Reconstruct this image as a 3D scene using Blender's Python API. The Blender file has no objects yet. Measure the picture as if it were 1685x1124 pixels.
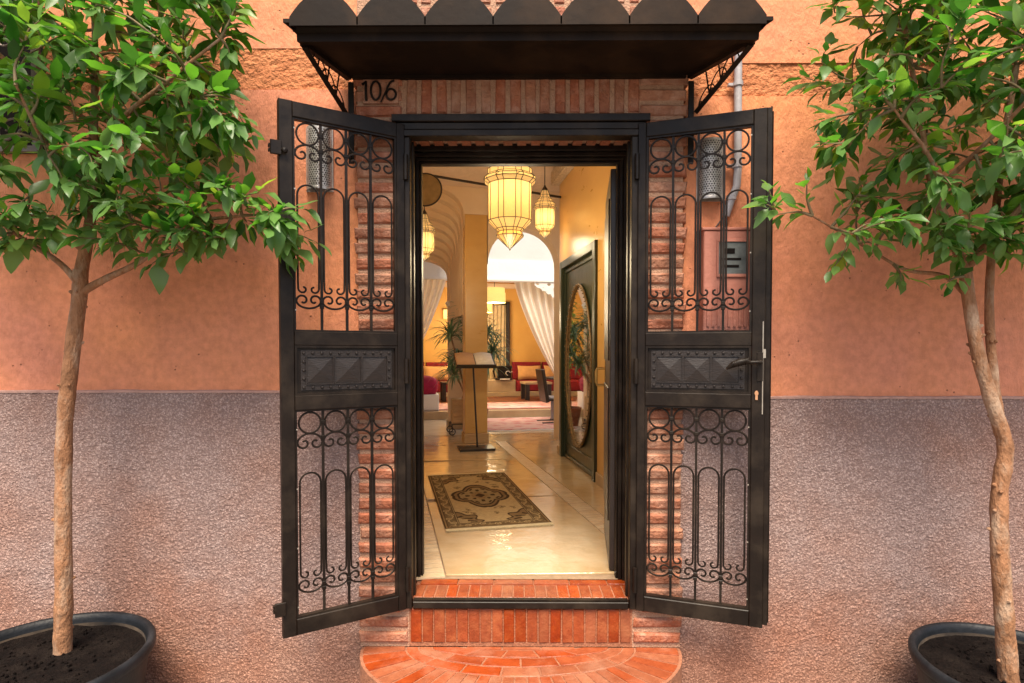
import bpy, math, random
import numpy as np
from mathutils import Vector, Matrix, Quaternion, noise as mnoise
random.seed(7)
PI = math.pi
S = bpy.context.scene
C = S.collection

# ---------------------------------------------------------------- camera, world, sun, exposure
cam_d = bpy.data.cameras.new('camera'); cam = bpy.data.objects.new('camera', cam_d); C.objects.link(cam)
S.camera = cam
F_PX, PY = 951.0, 602.55
cam_d.sensor_width = 36.0
cam_d.lens = F_PX / 1685.0 * 36.0
cam_d.shift_y = (PY - 562.0) / 1685.0
cam_d.clip_start = 0.05; cam_d.clip_end = 400
cam.location = (-.019, -2.828, 1.70)
cam.rotation_euler = (PI / 2 - .0249, 0, .0081)

w = bpy.data.worlds.new('World'); S.world = w; w.use_nodes = True
wn = w.node_tree.nodes; wl = w.node_tree.links
sky = wn.new('ShaderNodeTexSky'); sky.sky_type = 'NISHITA'; sky.sun_disc = False
SUN_EL, SUN_AZ = 62.0, 6.0      # the alley is lit softly from above and in front
sky.sun_elevation = math.radians(SUN_EL); sky.sun_rotation = math.radians(180 - SUN_AZ)
sky.air_density = 1.0; sky.dust_density = 4.0; sky.ozone_density = 0.6
bg = wn['Background']; bg.inputs[1].default_value = 0.07
wl.new(sky.outputs[0], bg.inputs[0])
sun_d = bpy.data.lights.new('sun', 'SUN'); sun_d.energy = 2.45; sun_d.angle = math.radians(30); sun_d.color = (1, .87, .70)
sun = bpy.data.objects.new('sun', sun_d); C.objects.link(sun)
el = math.radians(SUN_EL); az = math.radians(SUN_AZ)
sdir = Vector((-math.sin(az) * math.cos(el), -math.cos(az) * math.cos(el), math.sin(el)))
sun.rotation_euler = sdir.to_track_quat('Z', 'Y').to_euler()
S.view_settings.view_transform = 'Standard'; S.view_settings.look = 'None'
S.view_settings.gamma = 1.0; S.view_settings.exposure = 1.75
S.view_settings.use_curve_mapping = False
S.render.engine = 'CYCLES'
S.cycles.max_bounces = 8; S.cycles.diffuse_bounces = 5

# ---------------------------------------------------------------- materials
def new_mat(name):
    m = bpy.data.materials.new(name); m.use_nodes = True
    return m, m.node_tree.nodes, m.node_tree.links, m.node_tree.nodes['Principled BSDF']

def pm(name, c1, c2=None, scale=6., rough=.6, bump=0., bscale=60., metal=0., var=0., spec=.5, rvar=0., c3=None, s3=1.5, dist=.01, detail=5., coords='Object', stretch=(1, 1, 1)):
    """procedural principled: two-colour noise, optional slow third-colour wear, per-object value variation, bump"""
    m, n, l, b = new_mat(name)
    tc = n.new('ShaderNodeTexCoord'); mp = n.new('ShaderNodeMapping'); mp.inputs['Scale'].default_value = stretch
    if coords == 'World':
        g = n.new('ShaderNodeNewGeometry'); l.new(g.outputs['Position'], mp.inputs[0])
    else: l.new(tc.outputs[coords], mp.inputs[0])
    vec = mp.outputs[0]
    if c2 is None: c2 = tuple(x * .75 for x in c1)
    nz = n.new('ShaderNodeTexNoise'); nz.inputs['Scale'].default_value = scale; nz.inputs['Detail'].default_value = detail; nz.inputs['Roughness'].default_value = .6
    l.new(vec, nz.inputs[0])
    rp = n.new('ShaderNodeValToRGB'); rp.color_ramp.elements[0].position = .32; rp.color_ramp.elements[1].position = .68
    rp.color_ramp.elements[0].color = (*c2, 1); rp.color_ramp.elements[1].color = (*c1, 1)
    l.new(nz.outputs[0], rp.inputs[0]); col = rp.outputs[0]
    if c3 is not None:
        n3 = n.new('ShaderNodeTexNoise'); n3.inputs['Scale'].default_value = s3; n3.inputs['Detail'].default_value = 7; n3.inputs['Roughness'].default_value = .65
        l.new(vec, n3.inputs[0])
        r3 = n.new('ShaderNodeValToRGB'); r3.color_ramp.elements[0].position = .47; r3.color_ramp.elements[1].position = .66
        l.new(n3.outputs[0], r3.inputs[0])
        mx = n.new('ShaderNodeMixRGB'); mx.inputs[2].default_value = (*c3, 1)
        l.new(r3.outputs[0], mx.inputs[0]); l.new(col, mx.inputs[1]); col = mx.outputs[0]
    if var > 0:
        oi = n.new('ShaderNodeObjectInfo')
        hs = n.new('ShaderNodeHueSaturation'); hs.inputs['Fac'].default_value = 1
        mr = n.new('ShaderNodeMapRange'); mr.inputs[3].default_value = 1 - var; mr.inputs[4].default_value = 1 + var
        l.new(oi.outputs['Random'], mr.inputs[0]); l.new(mr.outputs[0], hs.inputs['Value'])
        ml = n.new('ShaderNodeMath'); ml.operation = 'MULTIPLY'; ml.inputs[1].default_value = 7.13
        fr = n.new('ShaderNodeMath'); fr.operation = 'FRACT'
        l.new(oi.outputs['Random'], ml.inputs[0]); l.new(ml.outputs[0], fr.inputs[0])
        mh = n.new('ShaderNodeMapRange'); mh.inputs[3].default_value = .5 - var * .04; mh.inputs[4].default_value = .5 + var * .05
        l.new(fr.outputs[0], mh.inputs[0]); l.new(mh.outputs[0], hs.inputs['Hue'])
        ms = n.new('ShaderNodeMapRange'); ms.inputs[3].default_value = 1.05; ms.inputs[4].default_value = 1 - var * .7
        l.new(fr.outputs[0], ms.inputs[0]); l.new(ms.outputs[0], hs.inputs['Saturation'])
        l.new(col, hs.inputs['Color']); col = hs.outputs[0]
    l.new(col, b.inputs['Base Color'])
    b.inputs['Roughness'].default_value = rough; b.inputs['Metallic'].default_value = metal
    b.inputs['Specular IOR Level'].default_value = spec
    if rvar:
        mr = n.new('ShaderNodeMapRange'); mr.inputs[3].default_value = rough - rvar; mr.inputs[4].default_value = rough + rvar
        l.new(nz.outputs[0], mr.inputs[0]); l.new(mr.outputs[0], b.inputs['Roughness'])
    if bump:
        nb = n.new('ShaderNodeTexNoise'); nb.inputs['Scale'].default_value = bscale; nb.inputs['Detail'].default_value = 4
        l.new(vec, nb.inputs[0])
        bp = n.new('ShaderNodeBump'); bp.inputs['Strength'].default_value = bump; bp.inputs['Distance'].default_value = dist
        l.new(nb.outputs[0], bp.inputs['Height']); l.new(bp.outputs[0], b.inputs['Normal'])
    return m

M = {}
def plaster_mat():
    """lime render: orange above and left, drifting to a pinker wash low down and to the right, pits and trowel drag"""
    m, n, l, b = new_mat('orange_plaster')
    g = n.new('ShaderNodeNewGeometry')
    def noise(sc, det=6, vec=None, r=.6):
        t = n.new('ShaderNodeTexNoise'); t.inputs['Scale'].default_value = sc; t.inputs['Detail'].default_value = det; t.inputs['Roughness'].default_value = r
        l.new(vec or g.outputs['Position'], t.inputs[0]); return t.outputs[0]
    def ramp(f, p0, c0, p1, c1):
        r = n.new('ShaderNodeValToRGB'); r.color_ramp.elements[0].position = p0; r.color_ramp.elements[1].position = p1
        r.color_ramp.elements[0].color = (*c0, 1); r.color_ramp.elements[1].color = (*c1, 1); l.new(f, r.inputs[0]); return r.outputs[0]
    a = ramp(noise(.9, 5), .35, (.71, .275, .165), .68, (.77, .295, .125))
    fine = ramp(noise(26, 7), .36, (.74, .72, .70), .64, (1, 1, 1))
    mx = n.new('ShaderNodeMixRGB'); mx.blend_type = 'MULTIPLY'; mx.inputs[0].default_value = .75; l.new(a, mx.inputs[1]); l.new(fine, mx.inputs[2])
    # pits
    vo = n.new('ShaderNodeTexVoronoi'); vo.inputs['Scale'].default_value = 26; l.new(g.outputs['Position'], vo.inputs[0])
    pit = n.new('ShaderNodeMapRange'); pit.inputs[1].default_value = .05; pit.inputs[2].default_value = .13; l.new(vo.outputs['Distance'], pit.inputs[0])
    nm = noise(5, 3)
    pm_ = n.new('ShaderNodeMath'); pm_.operation = 'GREATER_THAN'; pm_.inputs[1].default_value = .56; l.new(nm, pm_.inputs[0])
    inv = n.new('ShaderNodeMath'); inv.operation = 'SUBTRACT'; inv.inputs[0].default_value = 1; l.new(pit.outputs[0], inv.inputs[1])
    pf = n.new('ShaderNodeMath'); pf.operation = 'MULTIPLY'; l.new(inv.outputs[0], pf.inputs[0]); l.new(pm_.outputs[0], pf.inputs[1])
    mx2 = n.new('ShaderNodeMixRGB'); mx2.inputs[2].default_value = (.30, .12, .07, 1); l.new(pf.outputs[0], mx2.inputs[0]); l.new(mx.outputs[0], mx2.inputs[1])
    l.new(mx2.outputs[0], b.inputs['Base Color'])
    b.inputs['Roughness'].default_value = .8; b.inputs['Specular IOR Level'].default_value = .25
    mp = n.new('ShaderNodeMapping'); mp.inputs['Scale'].default_value = (1, 1, .45); l.new(g.outputs['Position'], mp.inputs[0])
    h1 = noise(70, 5, mp.outputs[0], .7); h2 = noise(9, 3)
    ad = n.new('ShaderNodeMath'); ad.operation = 'MULTIPLY_ADD'; ad.inputs[1].default_value = 1.3; l.new(h2, ad.inputs[0]); l.new(h1, ad.inputs[2])
    sb = n.new('ShaderNodeMath'); sb.operation = 'SUBTRACT'; l.new(ad.outputs[0], sb.inputs[0]); l.new(pf.outputs[0], sb.inputs[1])
    bp = n.new('ShaderNodeBump'); bp.inputs['Strength'].default_value = .9; bp.inputs['Distance'].default_value = .008
    l.new(sb.outputs[0], bp.inputs['Height']); l.new(bp.outputs[0], b.inputs['Normal'])
    return m
M['plaster'] = plaster_mat()
M['band'] = pm('rough_orange_plaster', (.56, .21, .085), (.45, .15, .055), 18, .9, 1., 70, coords='World', dist=.015)
def dado_mat():
    m, n, l, b = new_mat('grey_brown_roughcast'); g = n.new('ShaderNodeNewGeometry')
    def nz(sc, det=5, r=.6):
        t = n.new('ShaderNodeTexNoise'); t.inputs['Scale'].default_value = sc; t.inputs['Detail'].default_value = det; t.inputs['Roughness'].default_value = r; l.new(g.outputs['Position'], t.inputs[0]); return t
    dn = nz(60, 2); mv = n.new('ShaderNodeMixRGB'); mv.blend_type = 'ADD'; mv.inputs[0].default_value = .022
    l.new(g.outputs['Position'], mv.inputs[1]); l.new(dn.outputs[1], mv.inputs[2])
    vo = n.new('ShaderNodeTexVoronoi'); vo.inputs['Scale'].default_value = 90; l.new(mv.outputs[0], vo.inputs[0])
    v2 = n.new('ShaderNodeTexVoronoi'); v2.inputs['Scale'].default_value = 150; l.new(mv.outputs[0], v2.inputs[0])
    mxv = n.new('ShaderNodeMixRGB'); mxv.inputs[0].default_value = .42; l.new(vo.outputs['Distance'], mxv.inputs[1]); l.new(v2.outputs['Distance'], mxv.inputs[2])
    inv = n.new('ShaderNodeMapRange'); inv.inputs[1].default_value = .0; inv.inputs[2].default_value = .8; inv.inputs[3].default_value = 1; inv.inputs[4].default_value = 0; l.new(mxv.outputs[0], inv.inputs[0])
    rp = n.new('ShaderNodeValToRGB'); e = rp.color_ramp.elements; e[0].position = .30; e[1].position = .80
    e[0].color = (.270, .182, .160, 1); e[1].color = (.60, .445, .400, 1); l.new(inv.outputs[0], rp.inputs[0])
    w1 = n.new('ShaderNodeValToRGB'); w1.color_ramp.elements[0].position = .42; w1.color_ramp.elements[1].position = .62; w1.color_ramp.elements[0].color = (1, 1, 1, 1); w1.color_ramp.elements[1].color = (.92, .72, .60, 1)
    l.new(nz(1.4, 7).outputs[0], w1.inputs[0])
    mm = n.new('ShaderNodeMixRGB'); mm.blend_type = 'MULTIPLY'; mm.inputs[0].default_value = .8; l.new(rp.outputs[0], mm.inputs[1]); l.new(w1.outputs[0], mm.inputs[2])
    # earth splashed up from the street: ragged tide line
    sx = n.new('ShaderNodeSeparateXYZ'); l.new(g.outputs['Position'], sx.inputs[0])
    ns = nz(3.2, 6, .7); za = n.new('ShaderNodeMath'); za.operation = 'MULTIPLY_ADD'; za.inputs[1].default_value = -.9; l.new(ns.outputs[0], za.inputs[0]); l.new(sx.outputs[2], za.inputs[2])
    zr = n.new('ShaderNodeMapRange'); zr.inputs[1].default_value = -.30; zr.inputs[2].default_value = .12; zr.inputs[3].default_value = .75; zr.inputs[4].default_value = 0; l.new(za.outputs[0], zr.inputs[0])
    dm = n.new('ShaderNodeMixRGB'); dm.blend_type = 'MULTIPLY'; dm.inputs[2].default_value = (.95, .68, .50, 1); l.new(zr.outputs[0], dm.inputs[0]); l.new(mm.outputs[0], dm.inputs[1]); mm = dm
    l.new(mm.outputs[0], b.inputs['Base Color']); b.inputs['Roughness'].default_value = .68; b.inputs['Specular IOR Level'].default_value = .3
    ad = n.new('ShaderNodeMath'); ad.operation = 'MULTIPLY_ADD'; ad.inputs[1].default_value = .7; l.new(nz(230, 3).outputs[0], ad.inputs[0]); l.new(inv.outputs[0], ad.inputs[2])
    bp = n.new('ShaderNodeBump'); bp.inputs['Strength'].default_value = 1; bp.inputs['Distance'].default_value = .0055; l.new(ad.outputs[0], bp.inputs['Height']); l.new(bp.outputs[0], b.inputs['Normal'])
    return m
M['dado'] = dado_mat()
M['dado_lip'] = pm('pale_plaster_edge', (.50, .30, .24), (.38, .22, .18), 30, .8, .5, 60, coords='World')
M['mortar'] = pm('warm_mortar', (.46, .27, .175), (.36, .20, .125), 40, .9, .9, 120, coords='World', dist=.01)
M['brick'] = pm('weathered_brick', (.37, .135, .065), (.27, .090, .044), 22, .72, .9, 55, var=.13, coords='World', dist=.012, c3=(.42, .20, .125), s3=14)
M['brick_red'] = pm('oiled_red_brick', (.27, .046, .006), (.18, .027, .004), 16, .42, .5, 70, var=.13, coords='World', dist=.006, c3=(.30, .070, .016), s3=11, rvar=.15)
M['tread'] = pm('worn_step_brick', (.30, .064, .015), (.21, .040, .009), 16, .5, .6, 70, var=.14, coords='World', dist=.006, c3=(.33, .115, .058), s3=5, rvar=.12)
M['grout'] = pm('pink_grout', (.36, .145, .075), (.22, .085, .042), 40, .9, .6, 100, coords='World')
M['iron'] = pm('dark_brown_painted_steel', (.0115, .0068, .0044), (.0070, .0044, .0030), 9, .44, .45, 40, spec=.22, c3=(.026, .018, .012), s3=5, rvar=.1, dist=.002)
M['canopy'] = pm('brown_sheet_metal', (.0140, .0076, .0044), (.0085, .0050, .0032), 4, .6, .3, 30, spec=.12, c3=(.030, .016, .008), s3=3, rvar=.1, dist=.003)
M['edge'] = pm('pale_lit_edge_metal', (.50, .45, .38), (.35, .30, .24), 20, .4, metal=.6)  # pale metal; on the crest it paints the edge as catching light
M['panelwood'] = pm('dark_carved_wood', (.017, .010, .007), (.010, .006, .0045), 12, .5, .5, 50, stretch=(1, 1, 5), dist=.003)
M['silver'] = pm('pierced_silver_metal', (.60, .56, .52), (.42, .38, .34), 25, .36, .3, 60, metal=.55)
M['dark_core'] = pm('dark_lamp_core', (.10, .08, .07), None, 10, .6)
M['conduit'] = pm('grey_plastic_conduit', (.40, .38, .40), (.32, .30, .32), 8, .5, .2, 40)
M['cabinet'] = pm('pink_painted_metal', (.40, .155, .11), (.35, .13, .09), 9, .6, .3, 50)
M['glass_dark'] = pm('dusty_grey_glass', (.13, .14, .14), (.07, .08, .08), 14, .25, .1, 20)
M['bark'] = pm('tan_ficus_bark', (.36, .170, .080), (.19, .085, .036), 13, .85, 1., 55, coords='World', stretch=(1.7, 1.7, .8), dist=.010, c3=(.40, .27, .18), s3=7)
M['twig'] = pm('twig_bark', (.20, .145, .065), (.13, .09, .045), 20, .75)
M['pot'] = pm('black_plastic_pot', (.005, .006, .0075), (.009, .0105, .013), 16, .50, .6, 70, spec=.3, c3=(.022, .024, .028), s3=5, dist=.003, rvar=.12)
M['crust'] = pm('dried_soil_crust', (.10, .070, .045), (.006, .005, .005), 7, .9)
M['soil'] = pm('dark_potting_soil', (.009, .0055, .0045), (.004, .0028, .0024), 45, .98, 1., 90, dist=.02, c3=(.014, .010, .008), s3=12, spec=.1)
M['steelgrate'] = pm('grey_brown_wrought_iron', (.20, .15, .125), (.13, .10, .08), 20, .5, .3, 60, metal=.2)
M['void'] = pm('near_black', (.006, .004, .0035), None, 6, .8, spec=.1)  # stands in for shade behind the window grille; also the meter display
M['brass'] = pm('brass', (.62, .40, .13), (.42, .25, .08), 12, .3, metal=.9)
M['copper'] = pm('worn_copper_keyhole', (.60, .32, .17), (.45, .22, .11), 30, .4, metal=.3)
M['street'] = pm('street_paving', (.20, .17, .15), (.14, .12, .10), 9, .85, .5, 60, coords='World')
# interior
M['cream'] = pm('cream_lime_plaster', (.74, .58, .40), (.68, .50, .32), 2.2, .7, .35, 18, coords='World', dist=.01)
M['ceiling'] = pm('pinkish_ceiling_plaster', (.70, .54, .40), (.62, .46, .33), 3, .8, .7, 14, coords='World', dist=.02)
M['relief'] = pm('carved_cornice_plaster', (.66, .54, .42), (.40, .30, .2), 38, .8, 1., 45, coords='World', dist=.03)
M['ochre'] = pm('polished_ochre_plaster', (.60, .355, .115), (.55, .31, .09), 3.5, .30, .12, 7, coords='World', dist=.006, rvar=.08, stretch=(1, 1, 2.2))
M['deep_ochre'] = pm('deep_ochre_plaster', (.68, .38, .09), (.62, .33, .07), 2, .6, .2, 20, coords='World')
M['white'] = pm('white_lime_wall', (.78, .77, .75), (.72, .71, .69), 3, .85, .2, 20, coords='World')
M['courtwall'] = pm('pale_grey_blue_wall', (.52, .56, .56), (.47, .50, .505), 1.5, .85, .2, 20, coords='World')
M['whitecloth'] = pm('white_sheer_cotton', (.80, .77, .74), (.74, .70, .67), 9, .9, .2, 200)
M['bluecloth'] = pm('pale_beige_drape', (.55, .42, .24), (.45, .33, .17), 9, .9, .2, 200)
M['floor'] = pm('polished_cream_floor', (.50, .36, .20), (.41, .28, .145), 2.1, .10, .35, 7, coords='World', dist=.016, rvar=.05, spec=.8, c3=(.53, .41, .26), s3=1.2)
M['tile'] = pm('cream_floor_tile', (.58, .44, .28), (.50, .37, .22), 14, .2, .3, 50, coords='World', var=.08)
M['tile_grout'] = pm('floor_joint', (.30, .20, .12), None, 30, .8, coords='World')
M['court'] = pm('pale_courtyard_stone', (.60, .55, .46), (.50, .45, .37), 4, .25, .2, 20, coords='World')
M['redwood'] = pm('red_brown_room_floor', (.22, .07, .03), (.15, .045, .02), 6, .4, coords='World')
M['stepface'] = pm('tan_step_stone', (.46, .34, .20), (.38, .27, .15), 5, .6, .2, 40, coords='World')
M['fringe'] = pm('rug_fringe', (.52, .42, .24), (.42, .32, .17), 60, .95)
M['redfab'] = pm('deep_red_velvet', (.26, .008, .014), (.17, .004, .008), 14, .85)
M['magenta'] = pm('magenta_velvet', (.34, .004, .055), (.22, .003, .035), 9, .85, .4, 60)
M['pillow'] = pm('apricot_cushion_cotton', (.66, .36, .13), (.56, .29, .10), 12, .85, .4, 50)
M['darkwood'] = pm('dark_stained_wood', (.028, .018, .013), (.018, .012, .009), 9, .4, .2, 40)
M['greendoor'] = pm('dark_green_lacquer', (.034, .044, .022), (.022, .030, .015), 8, .32, .2, 30, stretch=(1, 1, .3))
M['gilt'] = pm('carved_gilt_wood', (.26, .165, .07), (.10, .06, .025), 40, .42, 1., 60, metal=.45, dist=.01)
M['paper'] = pm('book_paper', (.78, .74, .66), (.66, .60, .50), 20, .8)
M['kraft'] = pm('tan_leather_page', (.55, .33, .18), (.48, .28, .14), 8, .8)
M['planterwood'] = pm('pine_planter', (.50, .32, .14), (.40, .24, .10), 12, .6, stretch=(1, 1, 6))
M['dracaena'] = pm('blue_green_strap_leaf', (.22, .32, .18), (.08, .17, .08), 9, .45)
M['lampshade'] = None
def mirror_mat():
    m, n, l, b = new_mat('silvered_mirror'); b.inputs['Base Color'].default_value = (.86, .87, .83, 1); b.inputs['Metallic'].default_value = 1
    nz = n.new('ShaderNodeTexNoise'); nz.inputs['Scale'].default_value = 30; mr = n.new('ShaderNodeMapRange'); mr.inputs[3].default_value = .0; mr.inputs[4].default_value = .05
    l.new(nz.outputs[0], mr.inputs[0]); l.new(mr.outputs[0], b.inputs['Roughness']); return m
M['mirror'] = mirror_mat()
def lantern_glass():
    m, n, l, b = new_mat('amber_lantern_glass')
    nz = n.new('ShaderNodeTexNoise'); nz.inputs['Scale'].default_value = 12
    rp = n.new('ShaderNodeValToRGB'); rp.color_ramp.elements[0].color = (.94, .62, .24, 1); rp.color_ramp.elements[1].color = (1, .76, .36, 1)
    l.new(nz.outputs[0], rp.inputs[0])
    tr = n.new('ShaderNodeBsdfTranslucent'); l.new(rp.outputs[0], tr.inputs[0])
    em = n.new('ShaderNodeEmission'); em.inputs[1].default_value = .065; l.new(rp.outputs[0], em.inputs[0])
    gl = n.new('ShaderNodeBsdfGlossy'); gl.inputs['Roughness'].default_value = .2
    mx = n.new('ShaderNodeMixShader'); mx.inputs[0].default_value = .04; l.new(tr.outputs[0], mx.inputs[1]); l.new(gl.outputs[0], mx.inputs[2])
    ad = n.new('ShaderNodeAddShader'); l.new(mx.outputs[0], ad.inputs[0]); l.new(em.outputs[0], ad.inputs[1])
    l.new(ad.outputs[0], n['Material Output'].inputs[0]); return m
M['amber'] = lantern_glass()
def leaf_mat():
    m, n, l, b = new_mat('glossy_ficus_leaf')
    g = n.new('ShaderNodeNewGeometry'); oi = n.new('ShaderNodeObjectInfo')
    ad = n.new('ShaderNodeMath'); ad.operation = 'ADD'; fr = n.new('ShaderNodeMath'); fr.operation = 'FRACT'
    l.new(g.outputs['Random Per Island'], ad.inputs[0]); l.new(oi.outputs['Random'], ad.inputs[1]); l.new(ad.outputs[0], fr.inputs[0])
    rp = n.new('ShaderNodeValToRGB'); e = rp.color_ramp.elements
    e[0].color = (.024, .095, .010, 1); e[1].color = (.24, .40, .025, 1); e[1].position = 1
    k = e.new(.35); k.color = (.032, .160, .016, 1); k = e.new(.7); k.color = (.075, .270, .016, 1); k = e.new(.9); k.color = (.14, .31, .03, 1)
    l.new(fr.outputs[0], rp.inputs[0])
    nz = n.new('ShaderNodeTexNoise'); nz.inputs['Scale'].default_value = 35
    mv = n.new('ShaderNodeMixRGB'); mv.blend_type = 'MULTIPLY'; mv.inputs[0].default_value = .35; l.new(rp.outputs[0], mv.inputs[1]); l.new(nz.outputs[0], mv.inputs[2])
    # paler underside
    mx = n.new('ShaderNodeMixRGB'); mx.inputs[2].default_value = (.13, .24, .07, 1)
    mf = n.new('ShaderNodeMath'); mf.operation = 'MULTIPLY'; mf.inputs[1].default_value = .65; l.new(g.outputs['Backfacing'], mf.inputs[0])
    l.new(mf.outputs[0], mx.inputs[0]); l.new(mv.outputs[0], mx.inputs[1])
    l.new(mx.outputs[0], b.inputs['Base Color']); b.inputs['Roughness'].default_value = .36; b.inputs['Specular IOR Level'].default_value = .42
    tr = n.new('ShaderNodeBsdfTranslucent'); hs = n.new('ShaderNodeHueSaturation'); hs.inputs['Value'].default_value = 1.9; hs.inputs['Hue'].default_value = .485
    l.new(mx.outputs[0], hs.inputs['Color']); l.new(hs.outputs[0], tr.inputs[0])
    ms = n.new('ShaderNodeMixShader'); ms.inputs[0].default_value = .42
    l.new(b.outputs[0], ms.inputs[1]); l.new(tr.outputs[0], ms.inputs[2]); l.new(ms.outputs[0], n['Material Output'].inputs[0])
    return m
M['leaf'] = leaf_mat()
def shade_mat():
    m, n, l, b = new_mat('glowing_paper_lampshade'); nz = n.new('ShaderNodeTexNoise'); nz.inputs['Scale'].default_value = 20
    rp = n.new('ShaderNodeValToRGB'); rp.color_ramp.elements[0].color = (1, .62, .16, 1); rp.color_ramp.elements[1].color = (1, .74, .28, 1); l.new(nz.outputs[0], rp.inputs[0])
    l.new(rp.outputs[0], b.inputs['Base Color']); l.new(rp.outputs[0], b.inputs['Emission Color']); b.inputs['Emission Strength'].default_value = .26; return m
M['lampshade'] = shade_mat()
def attr_mat(name, rough=.95):
    m, n, l, b = new_mat(name); a = n.new('ShaderNodeAttribute'); a.attribute_name = 'pile'
    nz = n.new('ShaderNodeTexNoise'); nz.inputs['Scale'].default_value = 120
    mv = n.new('ShaderNodeMixRGB'); mv.blend_type = 'MULTIPLY'; mv.inputs[0].default_value = .4; l.new(a.outputs['Color'], mv.inputs[1]); l.new(nz.outputs[0], mv.inputs[2])
    l.new(mv.outputs[0], b.inputs['Base Color']); b.inputs['Roughness'].default_value = rough; b.inputs['Specular IOR Level'].default_value = .1
    bp = n.new('ShaderNodeBump'); bp.inputs['Strength'].default_value = .4; bp.inputs['Distance'].default_value = .004; l.new(nz.outputs[0], bp.inputs['Height']); l.new(bp.outputs[0], b.inputs['Normal'])
    return m
M['rug'] = attr_mat('knotted_rug_pile')
def cloth_mix(m, f=.35, c=(.9, .82, .7)):
    n = m.node_tree.nodes; l = m.node_tree.links; b = n['Principled BSDF']
    tr = n.new('ShaderNodeBsdfTranslucent'); tr.inputs[0].default_value = (*c, 1); ms = n.new('ShaderNodeMixShader'); ms.inputs[0].default_value = f
    l.new(b.outputs[0], ms.inputs[1]); l.new(tr.outputs[0], ms.inputs[2]); l.new(ms.outputs[0], n['Material Output'].inputs[0])
cloth_mix(M['whitecloth'])

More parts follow.
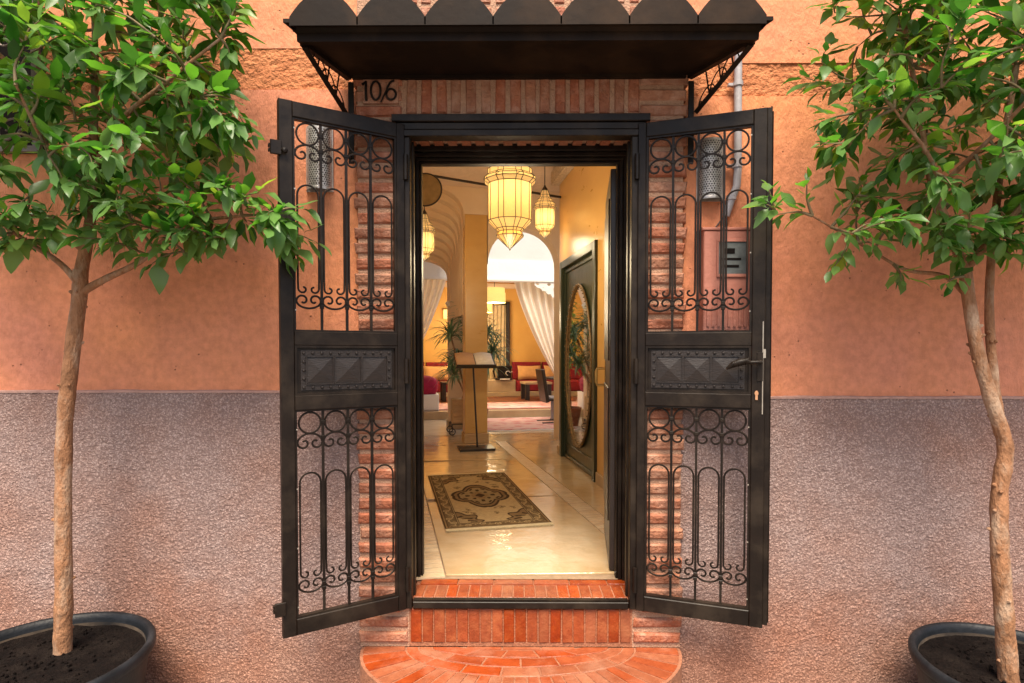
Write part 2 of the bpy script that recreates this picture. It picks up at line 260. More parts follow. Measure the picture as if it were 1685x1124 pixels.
# ---------------------------------------------------------------- mesh helpers
class MB:
    def __init__(s): s.v = []; s.f = []
    def add(s, vs, fs):
        o = len(s.v); s.v += [tuple(v) for v in vs]; s.f += [tuple(i + o for i in f) for f in fs]; return s
    def box(s, x0, x1, y0, y1, z0, z1, m=None):
        vs = [Vector(p) for p in ((x0, y0, z0), (x1, y0, z0), (x1, y1, z0), (x0, y1, z0), (x0, y0, z1), (x1, y0, z1), (x1, y1, z1), (x0, y1, z1))]
        if m: vs = [m @ v for v in vs]
        return s.add(vs, [(0, 3, 2, 1), (4, 5, 6, 7), (0, 1, 5, 4), (1, 2, 6, 5), (2, 3, 7, 6), (3, 0, 4, 7)])
    def cbox(s, x0, x1, y0, y1, z0, z1, c=.003, m=None):
        """box with every vertical/front edge bevelled: inset front and back faces along y"""
        a = [(x0 + c, z0 + c), (x1 - c, z0 + c), (x1 - c, z1 - c), (x0 + c, z1 - c)]; b = [(x0, z0), (x1, z0), (x1, z1), (x0, z1)]
        vs = [Vector((x, y0, z)) for x, z in a] + [Vector((x, y0 + c, z)) for x, z in b] + [Vector((x, y1 - c, z)) for x, z in b] + [Vector((x, y1, z)) for x, z in a]
        if m: vs = [m @ v for v in vs]
        fs = [(0, 1, 2, 3), (15, 14, 13, 12)]
        for k in range(3):
            for i in range(4):
                j = (i + 1) % 4; fs.append((k * 4 + i, k * 4 + 4 + i, k * 4 + 4 + j, k * 4 + j))
        return s.add(vs, fs)
    def tube(s, pts, r, n=6, closed=False, cap=True, flat=None, up=None):
        pts = [Vector(p) for p in pts]; N = len(pts)
        rr = r if isinstance(r, (list, tuple)) else [r] * N
        o = len(s.v); prev = Vector(up) if up else None
        for i, p in enumerate(pts):
            if closed: t = pts[(i + 1) % N] - pts[i - 1]
            else: t = pts[min(i + 1, N - 1)] - pts[max(i - 1, 0)]
            if t.length < 1e-9: t = Vector((0, 0, 1))
            t.normalize()
            if prev is None: prev = Vector((0, 1, 0)) if abs(t.y) < .9 else Vector((1, 0, 0))
            a = prev - t * prev.dot(t)
            if a.length < 1e-6: a = t.orthogonal()
            a.normalize(); b = t.cross(a); prev = a
            fa = flat or 1.
            for k in range(n):
                q = 2 * PI * (k + .5) / n
                s.v.append(tuple(p + a * math.cos(q) * rr[i] * fa + b * math.sin(q) * rr[i]))
        rings = N if closed else N - 1
        for i in range(rings):
            i2 = (i + 1) % N
            for k in range(n):
                k2 = (k + 1) % n
                s.f.append((o + i * n + k, o + i * n + k2, o + i2 * n + k2, o + i2 * n + k))
        if not closed and cap:
            s.f.append(tuple(o + k for k in reversed(range(n)))); s.f.append(tuple(o + (N - 1) * n + k for k in range(n)))
        return s
    def lathe(s, prof, n=24, c=(0, 0, 0), a0=0, a1=2 * PI, rot=0.):
        full = abs(a1 - a0 - 2 * PI) < 1e-6; m = n if full else n + 1; o = len(s.v)
        for r, z in prof:
            for k in range(m):
                q = a0 + (a1 - a0) * k / n + rot
                s.v.append((c[0] + r * math.cos(q), c[1] + r * math.sin(q), c[2] + z))
        for i in range(len(prof) - 1):
            for k in range(n):
                k2 = (k + 1) % m
                s.f.append((o + i * m + k, o + i * m + k2, o + (i + 1) * m + k2, o + (i + 1) * m + k))
        return s
    def prism(s, poly, z0, z1, c=0., m=None):
        """vertical prism over a convex polygon (ccw), chamfered top"""
        n = len(poly); cx = sum(p[0] for p in poly) / n; cy = sum(p[1] for p in poly) / n
        def ins(p, d):
            v = Vector((cx - p[0], cy - p[1])); L = v.length or 1; return (p[0] + v.x / L * d * 1.3, p[1] + v.y / L * d * 1.3)
        vs = [(*p, z0) for p in poly] + [(*p, z1 - c) for p in poly]
        if c: vs += [(*ins(p, c), z1) for p in poly]
        vs = [Vector(v) for v in vs]
        if m: vs = [m @ v for v in vs]
        L = 3 if c else 2; fs = []
        for k in range(L - 1):
            for i in range(n):
                j = (i + 1) % n; fs.append((k * n + i, k * n + j, k * n + n + j, k * n + n + i))
        fs.append(tuple((L - 1) * n + i for i in range(n))); fs.append(tuple(reversed(range(n))))
        return s.add(vs, fs)
    def mesh(s, name, mat, smooth=True, ang=38):
        me = bpy.data.meshes.new(name); me.from_pydata(s.v, [], s.f); me.materials.append(mat)
        if smooth:
            me.shade_smooth(); me.set_sharp_from_angle(angle=math.radians(ang))
        return me
    def build(s, name, mat, parent=None, loc=(0, 0, 0), rz=0, smooth=True, ang=38):
        o = bpy.data.objects.new(name, s.mesh(name, mat, smooth, ang)); C.objects.link(o)
        o.location = loc; o.rotation_euler = (0, 0, rz)
        if parent: o.parent = parent
        return o
def inst(name, me, parent=None, mat=None, loc=(0, 0, 0)):
    o = bpy.data.objects.new(name, me); C.objects.link(o)
    if mat is not None: o.matrix_local = mat
    else: o.location = loc
    if parent: o.parent = parent
    return o
def tag(o, label, cat, group=None, kind=None):
    if label: o['label'] = label
    if cat: o['category'] = cat
    if group: o['group'] = group
    if kind: o['kind'] = kind
    return o
def empty(name, loc, label, cat, group=None, rz=0):
    o = bpy.data.objects.new(name, None); C.objects.link(o); o.location = loc; o.rotation_euler = (0, 0, rz); o.empty_display_size = .1
    return tag(o, label, cat, group)
def structure(o): o['kind'] = 'structure'; return o
def stuff(o): o['kind'] = 'stuff'; return o
def copy_tree(o, parent=None):
    c = o.copy(); C.objects.link(c); c.parent = parent
    for ch in o.children: copy_tree(ch, c)
    return c
def jit(a): return random.uniform(-a, a)
def arc(cx, cz, r, a0, a1, n, y=0, ez=1.):
    return [(cx + r * math.cos(a0 + (a1 - a0) * i / n), y, cz + r * ez * math.sin(a0 + (a1 - a0) * i / n)) for i in range(n + 1)]
# value noise in numpy
def vnoise(X, Y, seed):
    rng = np.random.RandomState(seed); T = rng.rand(256, 256)
    xi = np.floor(X).astype(int); yi = np.floor(Y).astype(int); fx = X - xi; fy = Y - yi
    fx = fx * fx * (3 - 2 * fx); fy = fy * fy * (3 - 2 * fy)
    g = lambda a, b: T[a % 256, b % 256]
    return (g(xi, yi) * (1 - fx) + g(xi + 1, yi) * fx) * (1 - fy) + (g(xi, yi + 1) * (1 - fx) + g(xi + 1, yi + 1) * fx) * fy

# ================================================================ STREET AND FACADE
structure(MB().add([(-60, -60, 0), (60, -60, 0), (60, 60, 0), (-60, 60, 0)], [(0, 1, 2, 3)]).build('street', M['street']))

fac = empty('facade_wall', (0, .03, 0), 'two-tone house front, orange plaster above a grey-brown roughcast dado', 'wall')
def wallbox(name, mat, x0, x1, z0, z1, y0=0., y1=.34):
    return MB().box(x0, x1, y0, y1, z0, z1).build(name, mat, fac)
ZL, ZR = 1.505, 1.478
# orange plaster, with the band hollow left between lower and upper fields
WX0, WX1, WZ0, WZ1 = -3.55, -2.345, 2.675, 4.1     # window opening
up = MB()
def field(x0, x1, z0, z1, y0=0.): up.box(x0, x1, y0, .34, z0, z1)
field(-6, WX0, ZL, 6); field(WX0, WX1, ZL, WZ0); field(WX0, WX1, WZ1, 6)
field(WX1, -.80, ZL, 2.985); field(WX1, -.80, 3.185, 6)
field(.795, 6, ZR, 2.945); field(.795, 6, 3.105, 6)
field(-.80, .795, 3.62, 6)
up.build('upper_plaster', M['plaster'], fac)
# rough recessed bands: displaced sheets
def rough_sheet(name, mat, x0, x1, z0, z1, y, amp, step, seed, fq=1.):
    nx = max(2, int((x1 - x0) / step)); nz = max(2, int((z1 - z0) / step))
    gx = np.linspace(x0, x1, nx + 1); gz = np.linspace(z0, z1, nz + 1); X, Z = np.meshgrid(gx, gz)
    h = vnoise(X * 50 * fq + 400, Z * 64 * fq + 100, seed) * .60 + vnoise(X * 92 * fq + 650, Z * 118 * fq + 9, seed + 1) * .45 + vnoise(X * 17 + 70, Z * 21 + 31, seed + 2) * .42 - .6
    h = np.sign(h) * np.abs(h) ** .8
    h = h + .9 * (vnoise(X * 4 + 20, Z * 5 + 11, seed + 3) - .5)
    Yv = y - amp * h
    co = np.stack([X.ravel(), Yv.ravel(), Z.ravel()], 1)
    i = (np.arange(nz)[:, None] * (nx + 1) + np.arange(nx)[None, :]).ravel()
    fcs = np.stack([i, i + 1, i + nx + 2, i + nx + 1], 1)
    me = bpy.data.meshes.new(name); me.vertices.add(len(co)); me.vertices.foreach_set('co', co.ravel())
    me.loops.add(fcs.size); me.loops.foreach_set('vertex_index', fcs.ravel().astype(np.int32))
    me.polygons.add(len(fcs)); me.polygons.foreach_set('loop_start', np.arange(0, fcs.size, 4, dtype=np.int32)); me.polygons.foreach_set('loop_total', np.full(len(fcs), 4, np.int32))
    me.update(calc_edges=True); me.validate(); me.materials.append(mat); me.shade_smooth()
    o = bpy.data.objects.new(name, me); C.objects.link(o); o.parent = fac; return o
rough_sheet('plaster_band', M['band'], WX1, -.80, 2.985, 3.185, .008, .008, .008, 5)
rough_sheet('plaster_band', M['band'], .795, 3.4, 2.945, 3.105, .008, .008, .008, 15)
MB().box(WX1, -.80, .016, .3, 2.98, 3.19).box(.795, 6, .016, .3, 2.94, 3.11).build('band_backing', M['band'], fac)
# dado: roughcast with real relief, a thin pale edge on top
rough_sheet('roughcast_dado', M['dado'], -2.75, -.79, 0, ZL - .004, -.008, .0058, .0038, 25, fq=2.5)
rough_sheet('roughcast_dado', M['dado'], .785, 2.75, 0, ZR - .004, -.008, .0058, .0038, 35, fq=2.5)
MB().box(-6, -.79, .006, .34, 0, ZL - .003).box(.785, 6, .006, .34, 0, ZR - .003).build('dado_wall', M['dado'], fac)
def wavy_edge(x0, x1, z, seed):
    n = int((x1 - x0) / .02); mb = MB(); vs = []
    for i in range(n + 1):
        x = x0 + (x1 - x0) * i / n; w1_ = mnoise.noise(Vector((x * 6, seed, 0))) * .004 + mnoise.noise(Vector((x * 31, seed, 3))) * .0022
        yf = -.013 - abs(mnoise.noise(Vector((x * 25, seed, 9)))) * .004
        vs += [(x, yf, z - .009 + w1_ * .5), (x, yf - .001, z + .001 + w1_), (x, .0, z + .005 + w1_), (x, .02, z + .004 + w1_)]
    fs = [(i * 4 + k, i * 4 + 4 + k, i * 4 + 5 + k, i * 4 + 1 + k) for i in range(n) for k in range(3)]
    mb.add(vs, fs).build('dado_edge', M['dado_lip'], fac)
wavy_edge(-6, -.79, ZL, 1.3); wavy_edge(.785, 6, ZR, 4.7)
# wall mass round the opening (reveals)
MB().box(-.80, -.60, .003, .42, 0, 2.84).box(.60, .795, .003, .42, 0, 2.84).box(-.80, .795, .003, .42, 2.84, 3.62).box(-.60, .60, .03, .42, 0, .43).box(-.60, -.552, .004, .0295, .24, .435).box(.553, .60, .004, .0295, .24, .435).build('doorway_masonry', M['mortar'], fac)
# window opening: near-black sheet stands in for the shade inside
MB().box(WX0 - .02, WX1 + .02, .14, .16, WZ0 - .02, WZ1 + .02).build('window_shade_sheet', M['void'], fac)
# grille
gr = empty('window_grille', (-2.95, .0, WZ0), 'wrought iron window grille with C-scrolls behind the left tree', 'window grille')
g = MB().box(-.60, .60, -.01, .02, 0, .028).box(-.60, .60, -.01, .02, 1.38, 1.41).box(-.60, -.575, -.01, .02, .028, 1.38).box(.575, .60, -.01, .02, .028, 1.38)
g.build('grille_frame', M['steelgrate'], gr)
for k in range(5):
    x = -.39 + k * .195
    MB().box(x - .008, x + .008, -.012, .006, .028, 1.38).build('bar', M['steelgrate'], gr)
def spiral(cx, cz, r0, a0, turns, r1=.35, n=16, sgn=1):
    return [(cx + r0 * (1 - (1 - r1) * i / n) * math.cos(a0 + sgn * turns * 2 * PI * i / n), 0, cz + r0 * (1 - (1 - r1) * i / n) * math.sin(a0 + sgn * turns * 2 * PI * i / n)) for i in range(n + 1)]
def cscroll(cx, cz, wdt, h, up=1):
    """a C laid on its side: an arch with both ends curling inward; up=1 arch on top"""
    r = wdt * .262; pts = []
    # left volute from inside out
    lx = cx - wdt / 2 + r; zc = cz - up * (h - r)
    n = 14; vol = []
    for i in range(n + 1):
        t = i / n; rr = r * (.22 + .78 * t); a = (-.9 * PI + 1.9 * PI * (1 - t)) if False else (PI + 1.75 * PI * (1 - t))
        vol.append((lx + rr * math.cos(a), 0, zc + up * rr * math.sin(a) * (1)))
    body = [(cx - wdt / 2 * math.cos(q), 0, zc + up * (h - r) * math.sin(q)) for q in [PI * i / 14 for i in range(1, 14)]]
    right = [(2 * cx - p[0], 0, p[2]) for p in reversed(vol)]
    return vol + body + right
for k in range(6):
    x = -.4875 + k * .195
    for (zc, u) in ((.17, 1), (.20, -1), (.62, 1), (.66, -1), (1.1, 1), (1.14, -1)):
        MB().tube([(p[0], -.003, p[2]) for p in cscroll(x, zc if u < 0 else zc - .01, .165, .11, u)], .0055, 5).build('scroll', M['steelgrate'], gr)

# ---------------- brick surround
br = empty('brick_surround', (0, 0, 0), 'red brick piers and soldier course framing the doorway', 'brick surround')
def brick_block(x0, x1, z0, z1, yf, mat, name='brick', parent=br, dep=.05, j=.004, c=.006, tilt=0.):
    """one hand-made brick whose face (towards -y) is slightly irregular"""
    f = [(x0 + jit(j), z0 + jit(j * .6)), (x1 + jit(j), z0 + jit(j * .6)), (x1 + jit(j), z1 + jit(j * .6)), (x0 + jit(j), z1 + jit(j * .6))]
    cx, cz = (x0 + x1) / 2, (z0 + z1) / 2
    vs = []
    for (x, z) in f:
        dx = c if x < cx else -c; dz = c if z < cz else -c
        vs.append((x + dx - cx, yf + jit(.002) + (tilt if z > cz else 0), z + dz - cz))
    for (x, z) in f: vs.append((x - cx, yf + c * 1.1 + (tilt if z > cz else 0), z - cz))
    for (x, z) in f: vs.append((x - cx, yf + dep, z - cz))
    fs = [(0, 1, 2, 3)]
    for k in (0, 1):
        for i in range(4):
            q = (i + 1) % 4; fs.append((k * 4 + i, k * 4 + 4 + i, k * 4 + 4 + q, k * 4 + q))
    return MB().add(vs, fs).build(name, mat, parent, loc=(cx, 0, cz), smooth=False)
P = .0735
z = .262
while z < 3.04:
    if z + .05 < 2.84 or True:
        for sgn in (-1, 1):
            inner = .60 if z + P < 2.85 else .575
            if z + P < .46: inner = .556
            xa, xb = (-.803 + .0115 * (3.04 - z) / 2.8 * .9, -inner) if sgn < 0 else (inner, .800 - .0115 * (3.04 - z) / 2.8)
            xo = jit(.008)
            if sgn < 0: xa += xo
            else: xb += xo
            b = brick_block(xa, xb, z + .004, z + P - .019, -.012 + jit(.004), M['brick'], dep=.045, c=.008, tilt=-.006)
    z += P
MB().box(-.792, -.59, -.001, .004, .24, 3.06).box(.59, .786, -.001, .004, .24, 3.06).box(-.5895, -.5505, -.001, .004, .24, .434).box(.5525, .5895, -.001, .004, .24, .434).build('mortar', M['mortar'], br)
# soldier course over the door
x = -.562
while x < .57:
    brick_block(x + .011, x + .061, 2.853, 3.052, -.008 + jit(.003), M['brick'], dep=.03)
    x += .0715
x = -.562
while x < .57:
    brick_block(x + .011, x + .061, 3.10, 3.36, -.008 + jit(.003), M['brick'], dep=.03)
    brick_block(x + .011, x + .061, 3.375, 3.60, -.008 + jit(.003), M['brick'], dep=.03)
    x += .0715
MB().box(-.59, .59, -.001, .004, 2.84, 3.60).build('mortar', M['mortar'], br)
# soffit bricks of the reveal
x = -.60
while x < .58:
    MB().box(x + .012, x + .058, .045, .215, 2.772, 2.80).build('brick', M['brick'], br, smooth=False); x += .0715
MB().box(-.60, .60, .04, .30, 2.785, 2.838).build('mortar', M['mortar'], br)

# ---------------- steps
st = empty('doorstep', (0, 0, 0), 'half-round red brick doorstep with a riser of upright bricks', 'doorstep')
x = -.545
for k in range(19):
    brick_block(x + .003, x + .0545, .262, .428, -.004 + jit(.0015), M['brick_red'], parent=st, dep=.03, j=.0015, c=.003); x += .0575
MB().box(-.55, .552, .001, .029, .24, .432).build('mortar', M['grout'], st)
TZ = .240
def ell(a, b, q): return (a * math.cos(q), -b * math.sin(q))
out = [ell(.785, .53, PI * i / 40) for i in range(41)]
MB().prism(list(reversed(out)), 0, TZ - .004).build('step_base', M['grout'], st)
def ring_brick(e0, e1, q0, q1, gap=.0045, name='brick'):
    a0, b0 = e0; a1, b1 = e1
    am = (a0 + a1) / 2; bm = (b0 + b1) / 2
    def arcl(q): return math.hypot(am * math.sin(q), bm * math.cos(q))
    g0 = gap / max(arcl(q0), .05); g1 = gap / max(arcl(q1), .05)
    n = 2
    if (q1 - q0) > .25: n = 4
    qs = [q0 + g0 + (q1 - g1 - q0 - g0) * i / n for i in range(n + 1)]
    gi = gap
    inn = [ell(a0 + gi, b0 + gi, q) for q in qs]; ou = [ell(a1 - gi, b1 - gi, q) for q in qs]
    poly = list(ou)[::-1] + inn
    A = sum(poly[i][0] * poly[(i + 1) % len(poly)][1] - poly[(i + 1) % len(poly)][0] * poly[i][1] for i in range(len(poly)))
    if A < 0: poly.reverse()
    poly = [(p[0] + jit(.0012), min(-.004, p[1] + jit(.0012))) for p in poly]
    return MB().prism(poly, TZ - .02, TZ + jit(.0012), .0025).build(name, M['tread'], st, smooth=False)
def split_ellipse(a, b, L):
    qs = [0.]; q = 0
    N = 400; acc = 0; last = ell(a, b, 0); tot = 0; pts = [(0, 0.)]
    for i in range(1, N + 1):
        p = ell(a, b, PI * i / N); tot += math.hypot(p[0] - last[0], p[1] - last[1]); last = p; pts.append((PI * i / N, tot))
    n = max(2, round(tot / L)); res = []
    for k in range(n + 1):
        t = tot * k / n
        res.append(min(pts, key=lambda e: abs(e[1] - t))[0])
    return res
rings = [((.30, .035), (.44, .105), .17), ((.44, .105), (.505, .185), .17), ((.505, .185), (.565, .265), .17), ((.565, .265), (.775, .52), .062)]
for (e0, e1, L) in rings:
    qs = split_ellipse((e0[0] + e1[0]) / 2, (e0[1] + e1[1]) / 2, L)
    for i in range(len(qs) - 1):
        ring_brick(e0, e1, qs[i], qs[i + 1])
for (x0, x1) in ((-.27, -.09), (-.09, .10), (.10, .27)):
    MB().prism([(x0 + .004, -.003), (x1 - .004, -.003), (x1 - .004, -.029), (x0 + .004, -.029)][::-1], TZ - .02, TZ, .002).build('brick', M['tread'], st, smooth=False)

th = empty('brick_threshold', (0, .02, .43), 'glossy orange-red brick sill between the gate frame and hall floor', 'threshold')
MB().box(-.55, .56, .0, .23, 0, .041).build('mortar', M['grout'], th)
x = -.545; k = 0
while x < .55:
    MB().prism([(x + .003, .005), (x + .053, .005), (x + .053 - .0, .160), (x + .003, .160)], .02, .045 + jit(.001), .003).build('brick', M['brick_red'], th, smooth=False)
    x += .0565
x = -.53
for L in (.20, .19, .21, .19, .2, .1):
    MB().prism([(x + .003, .166), (x + L - .003, .166), (x + L - .003, .222), (x + .003, .222)], .02, .050 + jit(.001), .003).build('brick', M['brick_red'], th, smooth=False)
    x += L

# ---------------- house number 106
hn = empty('house_number', (-.675, -.016, 2.955), 'black iron house number 106 fixed to the brick lintel corner', 'house number')
MB().box(-.085, .085, -.001, .012, -.058, .058).build('backing_tile', M['brick'], hn)
MB().tube([(-.088, -.008, .028), (-.070, -.008, .044), (-.068, -.008, -.048)], .0065, 6).build('digit', M['iron'], hn)
MB().tube([(-.022 + .023 * math.cos(a), -.008, .0 + .044 * math.sin(a)) for a in [2 * PI * i / 20 for i in range(20)]], .0055, 6, closed=True).build('digit', M['iron'], hn)
six = [(.068, -.008, .048), (.050, -.008, .040), (.034, -.008, .015), (.030, -.008, -.012)] + [(.052 + .023 * math.cos(a), -.008, -.018 + .026 * math.sin(a)) for a in [PI + 2 * PI * i / 14 for i in range(15)]]
MB().tube(six, .0055, 6).build('digit', M['iron'], hn)
MB().tube([(.034, -.008, .010), (.014, -.008, -.030), (.002, -.008, -.056)], .004, 6).build('digit', M['iron'], hn)

# ================================================================ CANOPY
cn = empty('door_canopy', (0, 0, 3.014), 'dark brown metal canopy with scalloped crest over the doorway', 'canopy')
# local z: underside at 0
def plan(hw_b, hw_f, yf): return [(-hw_b, .0), (-hw_f, yf), (hw_f, yf), (hw_b, .0)]
cm = MB()
def slab(z0, z1, hb, hf, yf, mb):
    p = plan(hb, hf, yf); mb.prism(p, z0, z1)
MB().prism([(-.825, 0), (-.940, -.345), (.990, -.345), (.805, 0)], .012, .030).build('soffit', M['canopy'], cn)
e = MB()
# perimeter angle frame under the soffit (front and sides)
def rail(mb, a, b, wz, wy, z0):
    a = Vector((*a, 0)); b = Vector((*b, 0)); t = (b - a).normalized(); nrm = Vector((t.y, -t.x, 0))
    vs = []
    for p in (a, b):
        for (o, zz) in ((-wy / 2, z0), (wy / 2, z0), (wy / 2, z0 + wz), (-wy / 2, z0 + wz)): vs.append(p + nrm * o + Vector((0, 0, zz)))
    mb.add(vs, [(0, 1, 2, 3), (7, 6, 5, 4), (0, 4, 5, 1), (1, 5, 6, 2), (2, 6, 7, 3), (3, 7, 4, 0)])
rail(e, (-.940, -.345), (.990, -.345), .040, .03, -.004)
rail(e, (-.828, -.012), (-.935, -.33), .030, .028, -.004); rail(e, (.985, -.33), (.812, -.012), .030, .028, -.004)
rail(e, (-.81, -.02), (.79, -.02), .025, .02, -.004)
e.build('edge_frame', M['canopy'], cn)
# moulded gutter profile running round the front
def cornice(prof, name):
    mb = MB(); path = []
    for (d, zz) in prof:
        path.append([(-.838 - d * .9, .0, zz), (-.948 - d, -.352 - d, zz), (.998 + d, -.352 - d, zz), (.822 + d * .9, .0, zz)])
    vs = [p for r_ in path for p in r_]; fs = []
    for i in range(len(path) - 1):
        for k in range(3): fs.append((i * 4 + k, i * 4 + k + 1, i * 4 + 5 + k, i * 4 + 4 + k))
    mb.add(vs, fs); return mb.build(name, M['canopy'], cn, ang=25)
cornice([(-.008, -.002), (.002, .000), (.003, .028), (.008, .033), (.014, .037), (.022, .047), (.036, .052), (.044, .056), (.044, .072), (.036, .075), (.0, .076)], 'cornice')
# scalloped crest: front and two sides, thickness 4 mm its cut edge painted pale as if lit
def crest(mat_face, length, n, r_h, M4, v0=.038, skip=None):
    pw = length / n; top = []
    th_ = .0065
    vs = []; fs = []
    prof = []
    for k in range(n):
        cx = (k + .5) * pw
        for i in range(0, 17):
            a = PI - PI * i / 16
            X = cx + pw * .5 * math.cos(a); Z = .073 + r_h * (abs(math.sin(a)) ** 2.0)
            prof.append((X, Z))
    # face strips
    mb = MB(); ed = MB()
    L = len(prof)
    vsf = [M4 @ Vector((X, -th_, Z)) for X, Z in prof] + [M4 @ Vector((X, -th_, v0)) for X, Z in prof]
    vsb = [M4 @ Vector((X, 0, Z)) for X, Z in prof] + [M4 @ Vector((X, 0, v0)) for X, Z in prof]
    mb.add(vsf, [(L + i, L + i + 1, i + 1, i) for i in range(L - 1)])
    mb.add(vsb, [(i, i + 1, L + i + 1, L + i) for i in range(L - 1)])
    o1 = mb.build('scalloped_crest', M['canopy'], cn)
    vt = [M4 @ Vector((X, -th_, Z)) for X, Z in prof] + [M4 @ Vector((X, 0, Z)) for X, Z in prof]
    ed.add(vt, [(i, i + 1, L + i + 1, L + i) for i in range(L - 1)])
    ed.build('lit_cut_edge', M['edge'], o1)
crest(None, 1.972, 7, .108, Matrix.Translation((-.962, -.399, 0)))
for sg in (-1, 1):
    a = Vector((-.961 if sg < 0 else 1.009, -.392, 0)); b = Vector((-.855 if sg < 0 else .84, -.02, 0)); L_ = (b - a).length; ang_ = math.atan2(b.y - a.y, b.x - a.x)
    crest(None, L_, 1, .108, Matrix.Translation(a) @ Matrix.Rotation(ang_, 4, 'Z'))
for k in range(6):   # welded seams under each notch
    x = -.962 + (k + 1) * 1.972 / 7
    MB().box(x - .003, x + .003, -.4055, -.4038, .040, .072).build('weld_seam', M['canopy'], cn)
# side brackets
for sg in (-1, 1):
    bk = MB(); A = Vector((-.930 if sg < 0 else .980, -.325, -.008)); W_ = Vector((sg * .845, -.012, -.160)); T = Vector((sg * .822, -.012, -.008))
    d = (W_ - A)
    MB().tube([A, W_], .015, 4, flat=1.2).build('diagonal_brace', M['canopy'], cn)
    for t in (.30, .52, .74):
        q = A + d * t; top = A + (T - A) * t
        MB().tube([(q.x, q.y, q.z), (top.x, top.y, -.01)], .004, 5).build('bracket_bar', M['canopy'], cn)
    ax = (T - A).normalized()
    for t in (.36, .58, .80):
        base = A + d * t; pts = []
        ex = d.normalized(); ez = Vector((0, 0, 1))
        hgt = .058 if t < .7 else .045
        q0 = base - ex * .058
        for i in range(15):
            a = PI * i / 14
            pts.append(base - ex * .058 * math.cos(a) * 1. + ez * hgt * math.sin(a) + Vector((0, 0, .008)))
        for i in range(10):
            a = 1.6 * PI * i / 9; rr = .014 * (1 - .6 * i / 9)
            pts.append(base + ex * (.044 + rr * math.cos(a)) + ez * (.008 - rr * math.sin(a) * -1 + .004))
        MB().tube(pts, .0032, 5).build('bracket_scroll', M['canopy'], cn)
    MB().box(sg * .822 - .013, sg * .822 + .013, -.006, .003, -.40, -.01).tube([(sg * .822, -.008, -.37), (sg * .822, -.035, -.38), (sg * .822, -.04, -.36)], .006, 6).build('wall_strap', M['conduit'] if False else M['iron'], cn)

# ================================================================ GATE FRAME AND LEAVES
gf = empty('doorway_gate_surround', (0, 0, .435), 'dark steel surround of the gate standing round the brick threshold', 'gate frame')
MB().cbox(-.605, -.535, -.02, .04, 0, 2.30).cbox(-.560, -.528, .042, .075, .04, 2.30).build('jamb', M['iron'], gf)
MB().cbox(.535, .605, -.02, .04, 0, 2.30).cbox(.528, .560, .042, .075, .04, 2.30).build('jamb', M['iron'], gf)
MB().cbox(-.62, .62, -.035, .04, 2.37, 2.405).cbox(-.60, .60, -.022, .04, 2.335, 2.368).cbox(-.60, .60, -.028, .045, 2.302, 2.333).build('head_rail', M['iron'], gf)
MB().cbox(-.53, .53, -.018, .02, .0, .034).build('sill_bar', M['iron'], gf)
MB().box(-.53, .53, -.006, .02, .036, .041).build('sill_strip', M['iron'], gf)

